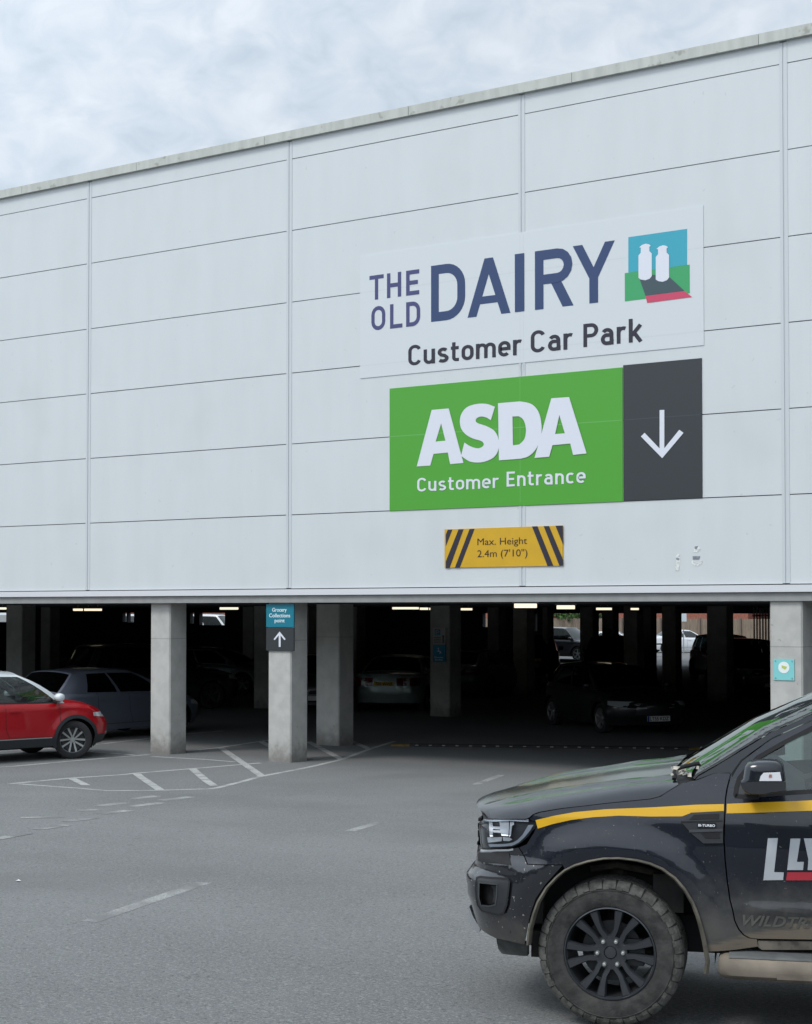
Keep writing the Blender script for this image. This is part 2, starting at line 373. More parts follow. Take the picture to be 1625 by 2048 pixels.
# ================================================================ SIGNS ON THE FACADE
M_navy = mat('navy_vinyl', (.022, .048, .135), .45); M_purple = mat('indigo_vinyl', (.05, .055, .16), .45)
M_ink = mat('black_vinyl', (.018, .016, .03), .45); M_white = mat('white_vinyl', (.66, .68, .74), .45)
M_banner = mat('banner_film', (.590, .622, .636), .35)
M_green = mat('green_board', (.070, .33, .028), .4); M_char = mat('charcoal_board', (.029, .034, .038), .4)
M_teal = mat('teal_vinyl', (.035, .34, .44), .4); M_lgreen = mat('leaf_green_vinyl', (.04, .33, .12), .4); M_slate = mat('slate_vinyl', (.045, .075, .09), .4); M_red = mat('crimson_vinyl', (.55, .055, .12), .4)
def z4(a, b): return (680+a/2.1104, 380+b/2.1104)
def wallfn(Y): return lambda px, py: on_wall(px, py, Y)
def board(name, m, quad, y0, y1, parent=None):
    mb = MB(); P = [on_wall(*q) for q in quad]; xs = (P[0].x+P[3].x)/2, (P[1].x+P[2].x)/2; zs = (P[2].z+P[3].z)/2, (P[0].z+P[1].z)/2
    if parent:
        mb.box(xs[0], xs[1], y0, y1, zs[0], zs[1]); return mb.build(name, m, parent)
    mb.box(xs[0], xs[1], y0, y1, zs[0], zs[1]); return mb.build(name, m)
def curvy(pts, sharp, n=5):
    out = []; L_ = len(pts)
    for i in range(L_):
        p0, p1, p2, p3 = pts[i-1], pts[i], pts[(i+1) % L_], pts[(i+2) % L_]
        if p1 in sharp: p0 = p1
        if p2 in sharp: p3 = p2
        if p1 in sharp and p2 in sharp: out.append(p1); continue
        for k in range(n):
            t = k/n; out.append(tuple(.5*((2*p1[a])+(-p0[a]+p2[a])*t+(2*p0[a]-5*p1[a]+4*p2[a]-p3[a])*t*t+(-p0[a]+3*p1[a]-3*p2[a]+p3[a])*t**3) for a in (0, 1)))
    return out
def shapes(name, m, loops_list, Y, parent, zf=z4, dy=.0012):
    mb = MB()
    for k, loops in enumerate(loops_list):
        yy = Y-dy*k
        mb.fillpoly([[zf(*p) for p in lp] for lp in loops], wallfn(yy))
    return mb.build(name, m, parent)
# glyph outlines in a unit box (capital height 1)
def arc(cx, cy, rx, ry, a0, a1, n=8): return [(cx+rx*math.cos(R(a0+(a1-a0)*i/n)), cy+ry*math.sin(R(a0+(a1-a0)*i/n))) for i in range(n+1)]
def glyph(ch, w, t):
    if ch == 'T': return [[[(0, 1), (0, 1-t), ((w-t)/2, 1-t), ((w-t)/2, 0), ((w+t)/2, 0), ((w+t)/2, 1-t), (w, 1-t), (w, 1)]]]
    if ch == 'H': return [[[(0, 0), (t, 0), (t, .5-t/2), (w-t, .5-t/2), (w-t, 0), (w, 0), (w, 1), (w-t, 1), (w-t, .5+t/2), (t, .5+t/2), (t, 1), (0, 1)]]]
    if ch == 'E': return [[[(0, 0), (w, 0), (w, t), (t, t), (t, .5-t/2), (w*.9, .5-t/2), (w*.9, .5+t/2), (t, .5+t/2), (t, 1-t), (w, 1-t), (w, 1), (0, 1)]]]
    if ch == 'L': return [[[(0, 0), (w, 0), (w, t), (t, t), (t, 1), (0, 1)]]]
    if ch == 'I': return [[[(0, 0), (w, 0), (w, 1), (0, 1)]]]
    if ch == 'D':
        r = w*.55; q = r-t
        return [[[(0, 0)]+arc(w-r, r, r, r, -90, 0)+arc(w-r, 1-r, r, r, 0, 90)+[(0, 1)], [(t, t)]+arc(w-r, r, q, q, -90, 0)+arc(w-r, 1-r, q, q, 0, 90)+[(t, 1-t)]]]
    if ch == 'O':
        r = w/2; q = r-t
        return [[arc(r, r, r, r, 180, 360)+arc(r, 1-r, r, r, 0, 180), arc(r, r, q, q, 180, 360)+arc(r, 1-r, q, q, 0, 180)]]
    if ch == 'A':
        a = (w-t*1.05)/2; k = lambda z: a*z; lt = t*1.12
        y0, y1 = .21, .21+t*.8
        zi = .80
        return [[[(0, 0), (a, 1), (w-a, 1), (w, 0), (w-lt, 0), (w-lt-k(y0), y0), (lt+k(y0), y0), (lt, 0)],
                 [(lt+k(y1), y1), (w-lt-k(y1), y1), (w/2, (w/2-lt)/a)]]]
    if ch == 'R':
        r = .29; q = r-t
        return [[[(0, 0), (t, 0), (t, 1-2*r), (w*.42, 1-2*r)]+arc(w-r, 1-r, r, r, -90, 90)+[(0, 1)], [(t, 1-2*r+t)]+arc(w-r, 1-r, q, q, -90, 90)+[(t, 1-t)]],
                [[(w-t*1.15, 0), (w+.02, 0), (w*.42+t*1.25, 1-2*r+.02), (w*.42, 1-2*r+.02)]]]
    if ch == 'Y': return [[[(w/2-t/2, 0), (w/2+t/2, 0), (w/2+t/2, .42), (w, 1), (w-t*1.1, 1), (w/2, .60), (t*1.1, 1), (0, 1), (w/2-t/2, .42)]]]
def word(name, m, items, zbase, zcap, Y, parent, t):
    """items: (char, X0, X1) on the wall"""
    mb = MB(); H = zcap-zbase; k = 0
    for ch, x0, x1 in items:
        w = (x1-x0)/H
        for loops in glyph(ch, w, t if ch != 'I' else min(t, w)):
            yy = Y-.0012*k; k = (k+1) % 4
            mb.fillpoly(loops, lambda u, v: (x0+u*H, yy, zbase+v*H))
    return mb.build(name, m, parent)
def wx(a, b): return on_wall(*z4(a, b)).x
def wz(a, b): return on_wall(*z4(a, b)).z
# white banner
ban = board('car_park_banner', M_banner, [(721, 516), (1408, 407), (1408, 686), (722, 761)], -.0095, .002)
tag(ban, 'pale banner film with blue shopping park name and black customer car park line', 'sign')
zb, zc = (wz(388, 563)+wz(1055, 474))/2, (wz(387, 326)+wz(1162, 208))/2
word('large_lettering', M_navy, [('D', wx(387, 563), wx(531, 450)), ('A', wx(541, 545), wx(722, 522)), ('I', wx(741, 515), wx(781, 515)), ('R', wx(826, 506), wx(984, 490)), ('Y', wx(985, 233), wx(1162, 208))], zb, zc, -.0115, ban, .163)
zb, zc = (wz(150, 463)+wz(335, 441))/2, (wz(127, 364)+wz(337, 334))/2
word('small_lettering', M_purple, [('T', wx(127, 364), wx(187, 355)), ('H', wx(201, 456), wx(261, 450)), ('E', wx(282, 443), wx(337, 437))], zb, zc, -.0115, ban, .165)
zb, zc = (wz(165, 592)+wz(335, 572))/2, (wz(165, 490)+wz(310, 471))/2
word('small_lettering', M_purple, [('O', wx(135, 540), wx(194, 535)), ('L', wx(214, 585), wx(266, 580)), ('D', wx(282, 577), wx(341, 520))], zb, zc, -.0115, ban, .165)
def wall_text(name, m, txt, pl, pr, cap_l, Y, parent, bold=0, track=1.0):
    """pl: baseline start px, pr: baseline end px, cap_l: px above the start at capital height"""
    A = on_wall(*pl); B = on_wall(*pr); Cc = on_wall(*cap_l); mb = MB(); zb = (A.z+B.z)/2
    text_mb(mb, txt, lambda u, v: (A.x+u, Y, zb+v), B.x-A.x, Cc.z-A.z, bold, track)
    return mb.build(name, m, parent)
def din(ch):
    "strokes of a narrow industrial sans: (width, [polylines]); capital height 1, centre lines"
    t = .15; h = t/2; X = .72
    def ar(cx, cy, rx, ry, a0, a1): return arc(cx, cy, rx, ry, a0, a1, 10)
    if ch == 'C': return .60, [ar(.30, .70, .225, .225, 20, 180)+ar(.30, .30, .225, .225, 180, 340)]
    if ch == 'o': return .53, [ar(.265, X-.265, .19, .19, 0, 180)+ar(.265, .265, .19, .19, 180, 360)+[(.455, X-.265)]]
    if ch == 'u': return .52, [[(h, X)]+ar(.255, .25, .18, .175, 180, 360)+[(.435, X)], [(.445, X), (.445, 0)]]
    if ch == 's': return .50, [ar(.26, X-.215, .17, .14, 35, 200)[:]+[(.17, .375), (.33, .33)]+[(x, y) for x, y in ar(.25, .205, .18, .13, 20, -145)]]
    if ch == 't': return .37, [[(.13, .92)]+ar(.25, .19, .12, .115, 180, 270)+[(.36, h)], [(0, X-h), (.35, X-h)]]
    if ch == 'm': return .86, [[(h, 0), (h, X)], [(h, .3)]+ar(.255, X-.255, .175, .18, 180, 0)+[(.43, 0)], [(.43, .3)]+ar(.61, X-.255, .175, .18, 180, 0)+[(.785, 0)]]
    if ch == 'e': return .53, [[(.10, .36), (.455, .36)]+ar(.265, X-.265, .19, .19, 0, 180)+ar(.265, .265, .19, .19, 180, 318)]
    if ch == 'r': return .37, [[(h, 0), (h, X)], [(h, .34)]+ar(.26, X-.26, .185, .185, 180, 62)]
    if ch == 'a': return .52, [ar(.25, X-.245, .17, .17, 150, 0)+[(.43, 0)], [(.43, .42), (.24, .42)]+ar(.23, .25, .155, .175, 90, 270)+[(.30, .075)]+ar(.30, .21, .14, .135, -80, 0)]
    if ch == 'E': return .52, [[(h, 0), (h, 1)], [(h, 1-h), (.5, 1-h)], [(h, .5), (.46, .5)], [(h, h), (.5, h)]]
    if ch == 'n': return .52, [[(h, 0), (h, X)], [(h, .3)]+ar(.26, X-.265, .175, .19, 180, 0)+[(.435, 0)]]
    if ch == 'c': return .48, [ar(.265, X-.265, .19, .19, 45, 180)+ar(.265, .265, .19, .19, 180, 315)]
    if ch == 'P': return .60, [[(h, 0), (h, 1)], [(h, 1-h), (.32, 1-h)]+ar(.32, .70, .205, .225, 90, -90)+[(h, .475)]]
    if ch == 'k': return .54, [[(h, 0), (h, 1)], [(.46, X), (.12, .30)], [(.20, .42), (.47, 0)]]
def din_text(name, txt, pl, pr, cap_l, Y, parent, m=None, t=.155):
    A = on_wall(*pl); B_ = on_wall(*pr); Cc = on_wall(*cap_l); zb = (A.z+B_.z)/2; Hc = Cc.z-A.z
    adv = 0; strokes = []
    for ch in txt:
        w, pls = din(ch); strokes += [[(x+adv, y) for x, y in pl_] for pl_ in pls]; adv += w+.11
    sx = (B_.x-A.x)/(adv-.11)
    mb = MB()
    for k, P in enumerate(strokes):
        rows = []
        for i, p in enumerate(P):
            p = Vector(p); a = (p-Vector(P[i-1])) if i else None; b = (Vector(P[i+1])-p) if i < len(P)-1 else None
            if a is not None and a.length < 1e-6: a = None
            if b is not None and b.length < 1e-6: b = None
            if a is None and b is None: continue
            da = a.normalized() if a is not None else b.normalized(); db = b.normalized() if b is not None else da
            tt = (da+db).normalized(); n = Vector((-tt.y, tt.x)); c = max(.5, da.dot(tt))
            rows.append([(A.x+(p.x+n.x*q)*sx, Y-.0012*(k % 4), zb+(p.y+n.y*q)*Hc) for q in (-t/2/c, t/2/c)])
        mb.grid(rows)
    return mb.build(name, m or M_ink, parent)
for q_ in (('Customer', z4(291, 741), z4(770, 697), z4(291, 655)), ('Car', z4(808, 688), z4(985, 672), z4(808, 595)), ('Park', z4(1030, 664), z4(1280, 640), z4(1030, 566))): din_text('black_lettering', *q_, -.0115, ban)
'''wall_text('black_lettering', M_ink, 'Customer', z4(291, 741), z4(770, 697), z4(291, 655), -.0115, ban, .022, 1.0)
wall_text('black_lettering', M_ink, 'Car', z4(808, 688), z4(985, 672), z4(808, 595), -.0115, ban, .022, 1.0)
'''
def z5(a, b): return (1240+a/9.028, 440+b/9.028)
lg = shapes('milk_churn_emblem', M_teal, [[[(155, 310), (1218, 158), (1218, 810), (155, 950)]]], -.0105, ban, z5)
shapes('emblem_field', M_lgreen, [[[(90, 960), (1262, 805), (1265, 1322), (92, 1470)]]], -.0118, lg, z5)
shapes('emblem_shadow', M_slate, [[[(580, 985), (905, 1035), (1172, 1281), (465, 1371), (360, 1075)]]], -.0131, lg, z5)
shapes('emblem_base', M_red, [[[(465, 1372), (1172, 1282), (1305, 1390), (495, 1497)]]], -.0144, lg, z5)
bt = [(350, 495), (400, 450), (470, 427), (530, 440), (560, 465), (535, 485), (535, 560), (578, 605), (578, 1010), (540, 1060), (460, 1088), (380, 1075), (338, 1045), (338, 640), (380, 590), (380, 500)]
shapes('emblem_churns', M_white, [[bt], [[(x+312, y+28) for x, y in bt]]], -.0157, lg, z5)
# green supermarket board
grn = board('entrance_board', M_green, [(779, 781), (1246, 731), (1247, 1002), (782, 1023)], -.013, .002)
tag(grn, 'green board with big white supermarket name and customer entrance text', 'sign')
A1 = [[(325, 1167), (388, 928), (460, 922), (522, 1152), (466, 1157), (456, 1108), (396, 1114), (382, 1163)], [(405, 1062), (446, 1058), (428, 985)]]
Sg = [[(655, 915), (638, 972), (622, 962), (600, 956), (582, 961), (574, 972), (582, 984), (620, 997), (652, 1016), (668, 1045), (672, 1080), (664, 1110), (645, 1132), (610, 1147), (575, 1150), (545, 1144), (512, 1122), (526, 1066), (552, 1082), (580, 1090), (600, 1085), (608, 1073), (598, 1060), (560, 1048), (530, 1030), (512, 1005), (507, 972), (516, 940), (540, 915), (580, 903), (620, 903)]]
Dg = [[(668, 900), (760, 892), (808, 903), (838, 935), (851, 985), (849, 1040), (830, 1090), (800, 1122), (765, 1134), (672, 1141)], [(729, 956), (755, 955), (775, 970), (786, 1008), (780, 1050), (758, 1074), (731, 1078)]]
A2 = [[(822, 1131), (893, 879), (968, 874), (1042, 1112), (985, 1118), (973, 1070), (898, 1077), (884, 1126)], [(909, 1030), (950, 1027), (927, 950)]]
Sg = [curvy(Sg[0], [(655, 915), (638, 972), (512, 1122), (526, 1066)])]; Dg = [curvy(Dg[0], [(668, 900), (672, 1141), (760, 892), (765, 1134)]), curvy(Dg[1], [(729, 956), (731, 1078), (755, 955), (758, 1074)])]
shapes('supermarket_name', M_white, [A1, Sg, Dg, A2], -.0195, grn)
din_text('white_lettering', 'Customer', z4(329, 1275), z4(674, 1256), z4(329, 1217), -.016, grn, M_white, .135)
din_text('white_lettering', 'Entrance', z4(706, 1253), z4(1041, 1236), z4(706, 1190), -.016, grn, M_white, .135)
dk = board('arrow_board', M_char, [(1247.5, 731), (1404, 716), (1406, 996), (1248.5, 1002)], -.013, .002)
tag(dk, 'tall charcoal board with white downward arrow beside the green board', 'sign')
shapes('arrow', M_white, [[[(1350, 929), (1370, 928), (1370, 1090), (1433, 1012), (1451, 1025), (1361, 1132), (1271, 1040), (1287, 1025), (1350, 1091)]]], -.019, dk)
M_seam1 = mat('green_seam', (.14, .40, .10), .4); M_seam2 = mat('banner_seam', (.56, .59, .605), .4); M_seam3 = mat('charcoal_seam', (.05, .056, .068), .4)
def seam(par, m, x0, x1, z0, z1, y):
    mb = MB(); mb.box(x0, x1, y, y+.0008, z0, z1); return mb.build('film_seam', m, par)
bx0, bx1 = on_wall(721, 516).x, on_wall(1408, 407).x; gx0, gx1, gx2 = on_wall(779, 900).x, on_wall(1246, 900).x, on_wall(1405, 900).x
for z in (7.885, 6.664): seam(ban, M_seam2, bx0+.01, bx1-.01, z-.006, z+.006, -.0104)
seam(ban, M_seam2, 4.545, 4.553, on_wall(1045, 747).z+.05, on_wall(1045, 464).z-.05, -.0103); seam(ban, M_seam2, 4.607, 4.615, on_wall(1045, 747).z+.05, on_wall(1045, 464).z-.05, -.0103)
seam(grn, M_seam1, gx0+.01, gx1-.01, 5.443, 5.455, -.0139); seam(grn, M_seam1, 4.545, 4.553, 4.28, 6.25, -.0137); seam(dk, M_seam3, gx1+.03, gx2-.01, 5.443, 5.455, -.0139)
# height limit plate
M_yel = mat('yellow_plate', (.58, .34, .012), .45, var=.04, vscale=5); M_brn = mat('dark_brown_vinyl', (.035, .014, .008), .5)
M_edge = mat('plate_edge', (.6, .5, .35), .5)
hp = board('height_limit_plate', M_yel, [(891, 1060), (1127, 1050), (1127, 1131), (891, 1136)], -.020, .002)
tag(hp, 'yellow and black striped maximum height plate below the green board', 'sign')
def z8(a, b): return (880+a/6.25, 1030+b/6.25)
for lp_ in ([[(75, 245), (100, 184), (158, 182), (75, 392)]], [[(235, 180), (298, 178), (123, 663), (75, 664), (75, 580)]], [[(372, 176), (435, 173), (250, 658), (188, 660)]],
     [[(1152, 142), (1222, 140), (1420, 634), (1347, 637)]], [[(1298, 138), (1366, 137), (1542, 560), (1542, 632), (1495, 633)]], [[(1445, 133), (1538, 131), (1542, 372)]]): shapes('stripe', M_ink, [lp_], -.0225, hp, z8, 0)
wall_text('lettering', M_brn, 'Max. Height', z8(480, 377), z8(1100, 362), z8(480, 294), -.0235, hp, .0, 1.0)
wall_text('lettering', M_brn, "2.4m (7'10\")", z8(480, 527), z8(1105, 515), z8(480, 442), -.0235, hp, .0, 1.0)
# torn glue remains of a removed number
M_torn = mat('torn_film', (.62, .64, .62), .5, var=.3, vscale=30); M_torn2 = mat('torn_film_dark', (.2, .22, .25), .6, var=.2, vscale=20)
def z9(a, b): return (1320+a/5.328, 1080+b/5.328)
def scrap(lbl, polys):
    r = None
    mb = MB()
    for lp in polys: mb.prism([tuple(on_wall(*z9(*p), -.004)) for p in lp], (0, .003, 0))
    o = mb.build('torn_decal', M_torn); tag(o, lbl, 'decal', 'torn remains of removed digits on the white wall'); return o
s1 = scrap('narrow upright torn decal scrap, left of the pair below the arrow board', [[(165, 330), (172, 150), (212, 140), (214, 210), (205, 325)]])
MB().prism([tuple(on_wall(*z9(*p), -.008)) for p in ((172, 190), (208, 195), (204, 212), (174, 208))], (0, .002, 0)).build('dark_patch', M_torn2, s1)
ring = [(345, 205)]+[(395+62*math.cos(R(a)), 215+62*math.sin(R(a))) for a in range(180, -1, -20)]+[(432, 200)]+[(395+38*math.cos(R(a)), 212+36*math.sin(R(a))) for a in range(0, 181, 20)]
s2 = scrap('torn decal scrap shaped like a broken six, right of the pair', [ring, [(358, 128), (372, 62), (412, 60), (434, 100), (400, 132)]])
mb = MB()
for lp in ([(350, 172), (428, 172), (418, 205), (352, 205)], [(368, 90), (376, 66), (410, 64), (388, 98)]): mb.prism([tuple(on_wall(*z9(*p), -.008)) for p in lp], (0, .002, 0))
mb.build('dark_patch', M_torn2, s2)
# ---- signs on the columns
M_dteal = mat('teal_sign_face', (.0, .17, .24), .45)
sg = empty('grocery_sign', tuple(on_wall(560, 1255, .06)), 0, 'teal and charcoal grocery collections point sign with up arrow on column', 'sign')
def plate(name, m, q, y0, y1, par):
    o = board(name, m, q, y0, y1); o.parent = par; o.matrix_parent_inverse = Matrix.Translation(par.location).inverted(); return o
def reparent(o, par): o.parent = par; o.matrix_parent_inverse = Matrix.Translation(par.location).inverted(); return o
ys = .06
def platexz(px0, px1, py0, py1, Y):
    a = on_wall(px0, py0, Y); b = on_wall(px1, py1, Y); return a.x, b.x, b.z, a.z
x0, x1, z0, z1 = platexz(533, 588, 1208.5, 1254.5, ys)
tp = MB(); tp.box(x0, x1, ys, ys+.025, z0, z1); tp = reparent(tp.build('teal_panel', M_dteal), sg)
x0b, x1b, z0b, z1b = platexz(533, 588, 1255, 1302, ys)
bp = MB(); bp.box(x0b, x1b, ys, ys+.025, z0b, z1b-.002); bp = reparent(bp.build('arrow_panel', M_char), sg)
M_lt = mat('sign_white', (.75, .85, .88), .4)
for txt, a, b, yb, hh in (('Grocery', 545, 574, 1223.3, 7.5), ('Collections', 539, 581, 1234.6, 7.5), ('point', 550, 570, 1244.6, 7.5)):
    A = on_wall(a, yb, ys); B = on_wall(b, yb, ys); H_ = on_wall(a, yb-hh, ys).z-A.z; mb = MB()
    text_mb(mb, txt, lambda u, v: (A.x+u, ys-.003, A.z+v), B.x-A.x, H_, .012)
    reparent(mb.build('lettering', M_lt), sg)
def z6(a, b): return (520+a/15.75, 1190+b/15.75)
mb = MB()
mb.fillpoly([[z6(*p) for p in ((625, 1150), (812, 1385), (795, 1418), (765, 1410), (658, 1275), (658, 1635), (598, 1635), (598, 1275), (480, 1412), (450, 1415), (440, 1385))]], wallfn(ys-.003))
reparent(mb.build('arrow', M_white), sg)
# parking sign on the inner column (column face at Y=11.76)
yq = 11.72
def zz8(a, b): return (640+a/3.533, 1180+b/3.533)
ps = empty('disabled_parking_sign', tuple(on_wall(878, 1290, yq)), 0, 'grey and blue disabled parking direction sign on the inner column', 'sign')
M_gsign = mat('pale_sign_face', (.52, .52, .50), .5); M_bsign = mat('blue_sign_face', (.0, .30, .52), .45)
for q, nm, m in (((866.5, 891, 1255.5, 1288.8), 'pale_panel', M_gsign), ((866.5, 891, 1289.4, 1324.5), 'blue_panel', M_bsign)):
    a = platexz(*q, yq); mb = MB(); mb.box(a[0], a[1], yq, yq+.03, a[2], a[3]); reparent(mb.build(nm, m), ps)
mb = MB(); mb.fillpoly([[zz8(*p) for p in ((812, 277), (852, 277), (852, 320), (812, 320))]], wallfn(yq-.003)); reparent(mb.build('letter_tile', M_bsign), ps)
def planetext(txt, a, b, base, cap, Y, m, par, nm='lettering', bold=.015):
    A = on_wall(a, base, Y); B = on_wall(b, base, Y); H_ = on_wall(a, cap, Y).z-A.z; mb = MB()
    text_mb(mb, txt, lambda u, v: (A.x+u, Y-.006, A.z+v), B.x-A.x, H_, bold); return reparent(mb.build(nm, m), par)
planetext('P', 872, 879, 1269, 1260.5, yq, M_gsign, ps)
for k, t in enumerate(('Disabled', 'parking', 'spaces')): planetext(t, 869, 882+(k % 2), 1276.5+k*4.2, 1273.8+k*4.2, yq, M_ink, ps)
mb = MB(); mb.fillpoly([[zz8(*p) for p in ((872, 316), (880, 330), (876, 330), (876, 375), (868, 375), (868, 330), (864, 330))]], wallfn(yq-.004)); reparent(mb.build('arrow', M_ink), ps)
# wheelchair symbol
mb = MB(); wc = lambda a, b: zz8(a, b)
mb.fillpoly([[wc(*p) for p in ((834, 408), (842, 408), (842, 416), (834, 416))]], wallfn(yq-.004))
mb.fillpoly([[wc(*p) for p in ((836, 418), (842, 418), (843, 430), (853, 431), (860, 447), (855, 449), (849, 436), (837, 436))]], wallfn(yq-.005))
mb.fillpoly([[wc(838+14*math.cos(R(a)), 441+13*math.sin(R(a))) for a in range(-150, 61, 15)]+[wc(838+10*math.cos(R(a)), 441+9*math.sin(R(a))) for a in range(60, -151, -15)]], wallfn(yq-.004))
reparent(mb.build('wheelchair_symbol', M_lt), ps)
planetext('Disabled', 869.5, 887, 1316, 1313, yq, M_lt, ps); planetext('Badge', 870.5, 886, 1321, 1317.5, yq, M_lt, ps)
# teal plate on the right hand column
yr = .045
tpz = empty('column_plate', tuple(on_wall(1569, 1340, yr)), 0, 'small square pale turquoise plate with white disc on the right column', 'sign')
M_pt = mat('pale_turquoise', (.22, .58, .58), .3); M_disc = mat('white_disc', (.78, .82, .80), .4); M_lime = mat('lime_mark', (.45, .55, .12), .4)
a = platexz(1548, 1589.5, 1317.5, 1361, yr); mb = MB(); mb.box(a[0], a[1], yr-.008, yr, a[2], a[3]); reparent(mb.build('panel', M_pt), tpz)
cx_, cz_ = (a[0]+a[1])/2, a[3]-.12; ww = a[1]-a[0]
mb = MB(); mb.poly([(cx_+.27*ww*math.cos(R(k*15)), yr-.011, cz_+.27*ww*math.sin(R(k*15))) for k in range(24)]); reparent(mb.build('disc', M_disc), tpz)
mb = MB(); mb.poly([(cx_-.03, yr-.013, cz_+.03), (cx_+.05, yr-.013, cz_+.01), (cx_+.02, yr-.013, cz_-.03), (cx_-.03, yr-.013, cz_-.005)]); reparent(mb.build('leaf_mark', M_lime), tpz)
mb = MB()
for sx in (-1, 1):
    for sz in (a[2]+.03, a[3]-.03): mb.tube([(cx_+sx*(ww/2-.03), yr-.016, sz), (cx_+sx*(ww/2-.03), yr-.007, sz)], .008, 8)
reparent(mb.build('screw', mat('screw_metal', (.4, .42, .42), .3, 1)), tpz)
# grey notice deep inside
p = at_depth(1214, 1268, 61); mb = MB(); mb.box(p.x-.17, p.x+.19, p.y-.01, p.y, p.z-.28, p.z+.22)
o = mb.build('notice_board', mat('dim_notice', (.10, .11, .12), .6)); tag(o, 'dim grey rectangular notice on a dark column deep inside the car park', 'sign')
mb = MB()
for k in range(6): mb.box(p.x-.13, p.x+.13-(k % 3)*.04, p.y-.014, p.y-.0105, p.z+.15-k*.06, p.z+.172-k*.06)
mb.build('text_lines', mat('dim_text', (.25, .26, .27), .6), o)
# ================================================================ ENTRANCE RAMP STUDS
bump_r = empty('speed_bump', tuple(on_ground(1107, 1494)), 0, 'low black speed bump with yellow ends and small reflectors across the entrance', 'speed bump')
A = on_ground(785, 1491.5); B = on_ground(1432, 1499.5); dv = (B-A); Lb = dv.length; dn = dv.normalized(); nn = Vector((-dn.y, dn.x, 0))
def seg(s0, s1, w, h, m, nm, z=0):
    mb = MB(); prof = [(-w/2, 0), (-w*.35, h*.7), (-w*.15, h), (w*.15, h), (w*.35, h*.7), (w/2, 0)]
    mb.grid([[(A+dn*s+nn*a+Vector((0, 0, .003+b+z))) for a, b in prof] for s in (s0, s1)])
    return reparent(mb.build(nm, m), bump_r)
M_rub = mat('black_rubber', (.035, .036, .038), .8, var=.2, vscale=8); M_ryel = mat('faded_yellow_rubber', (.22, .15, .04), .8, var=.3, vscale=8)
seg(.35, Lb-.5, .32, .045, M_rub, 'bump_body'); seg(0, .347, .32, .03, M_ryel, 'end_cap'); seg(Lb-.497, Lb, .32, .03, M_ryel, 'end_cap')
M_ref = mat('reflector', (.36, .36, .32), .4)
for k in range(23):
    q = A+dn*(.50+k*.257)
    if (q-A).length > Lb-.6: break
    mb = MB(); mb.box(-.028, .028, -.168, -.11, .020, .034); o = mb.build('reflector', M_ref); o.location = q; o.rotation_euler.z = math.atan2(dn.y, dn.x); reparent(o, bump_r)
# ================================================================ CARS
def sstep(x, a, b):
    t = max(0, min(1, (x-a)/(b-a))) if b != a else 0
    return t*t*(3-2*t)
def interp(tab, x):
    if x <= tab[0][0]: return tab[0][1]
    for (a, va), (b, vb) in zip(tab, tab[1:]):
        if x <= b: return va+(vb-va)*(x-a)/(b-a)
    return tab[-1][1]
M_tyre = mat('tyre_rubber', (.022, .022, .023), .85, bump=.3, bscale=120)
M_dglass = glass_mat('tinted_glass', (.10, .13, .13), .03); M_cglass = glass_mat('clear_car_glass', (.42, .50, .50), .03)
M_blackp = mat('black_plastic', (.018, .019, .021), .6); M_alloy = mat('alloy', (.50, .51, .50), .3, .7); M_dalloy = mat('dark_alloy', (.10, .105, .11), .4, .6)
M_lamp = mat('lamp_lens', (.55, .58, .60), .12, .3); M_tail = mat('tail_lens', (.12, .01, .012), .15, 0); M_seat = mat('seat_cloth', (.03, .032, .035), .9)
M_plw = mat('white_plate', (.70, .70, .68), .4); M_ply = mat('yellow_plate_rear', (.62, .40, .05), .4); M_pblue = mat('plate_blue', (.02, .08, .35), .4)
M_gapc = mat('panel_gap', (.008, .008, .009), .8)
def paint(name, c, metal=0.0): return mat(name, c, .32, metal, coat=.8, spec=.5)
def make_wheel(parent, loc, r, w, side, rim_m, style=0, steer=0, name='wheel', spokes=5, spoke_m=None):
    wh = bpy.data.objects.new(name, None); link(wh, parent); wh.location = loc; wh.rotation_euler = (0, 0, steer + (0 if side > 0 else math.pi))
    ri = r*.68
    t = MB(); t.lathe([(ri, w*.46), (ri+.01, w*.5), (r*.86, w*.52), (r*.96, w*.46), (r, w*.36), (r, -w*.36), (r*.96, -w*.46), (ri, -w*.46)], 40); t.build('tyre', M_tyre, wh, smooth=35)
    m = MB(); m.lathe([(ri-.002, w*.47), (ri*.95, w*.45), (ri*.93, w*.2), (ri*.90, -w*.4)], 40)
    o = m.build('rim', rim_m, wh, smooth=40)
    b = MB(); b.lathe([(0.001, w*.05), (ri*.88, w*.05)], 30); b.build('brake_disc', mat('brake_disc_metal', (.06, .06, .06), .6, .3), wh)
    sp = MB(); yo = w*.40
    for k in range(spokes):
        a = 2*math.pi*k/spokes+.3
        for (wa, wb, da) in (((.05, .06, .0),) if style == 0 else ((.026, .034, .27), (.026, .034, -.27))):
            ca, sa = math.cos(a+da*.45), math.sin(a+da*.45); cb, sb = math.cos(a+da*1.3), math.sin(a+da*1.3)
            p0 = Vector((ca*ri*.18, 0, sa*ri*.18)); p1 = Vector((cb*ri*.95, 0, sb*ri*.95)); dr = (p1-p0).normalized(); n_ = Vector((-dr.z, 0, dr.x))
            q = [p0-n_*wa/2, p1-n_*wb/2, p1+n_*wb/2, p0+n_*wa/2]
            sp.prism([Vector((v.x, yo-(.02 if i in (0, 3) else 0), v.z)) for i, v in enumerate(q)], (0, -.03, 0))
    sp.lathe([(.001, yo-.005), (ri*.2, yo-.005), (ri*.24, yo-.04)], 20)
    sp.build('spokes', spoke_m or rim_m, wh)
    return wh
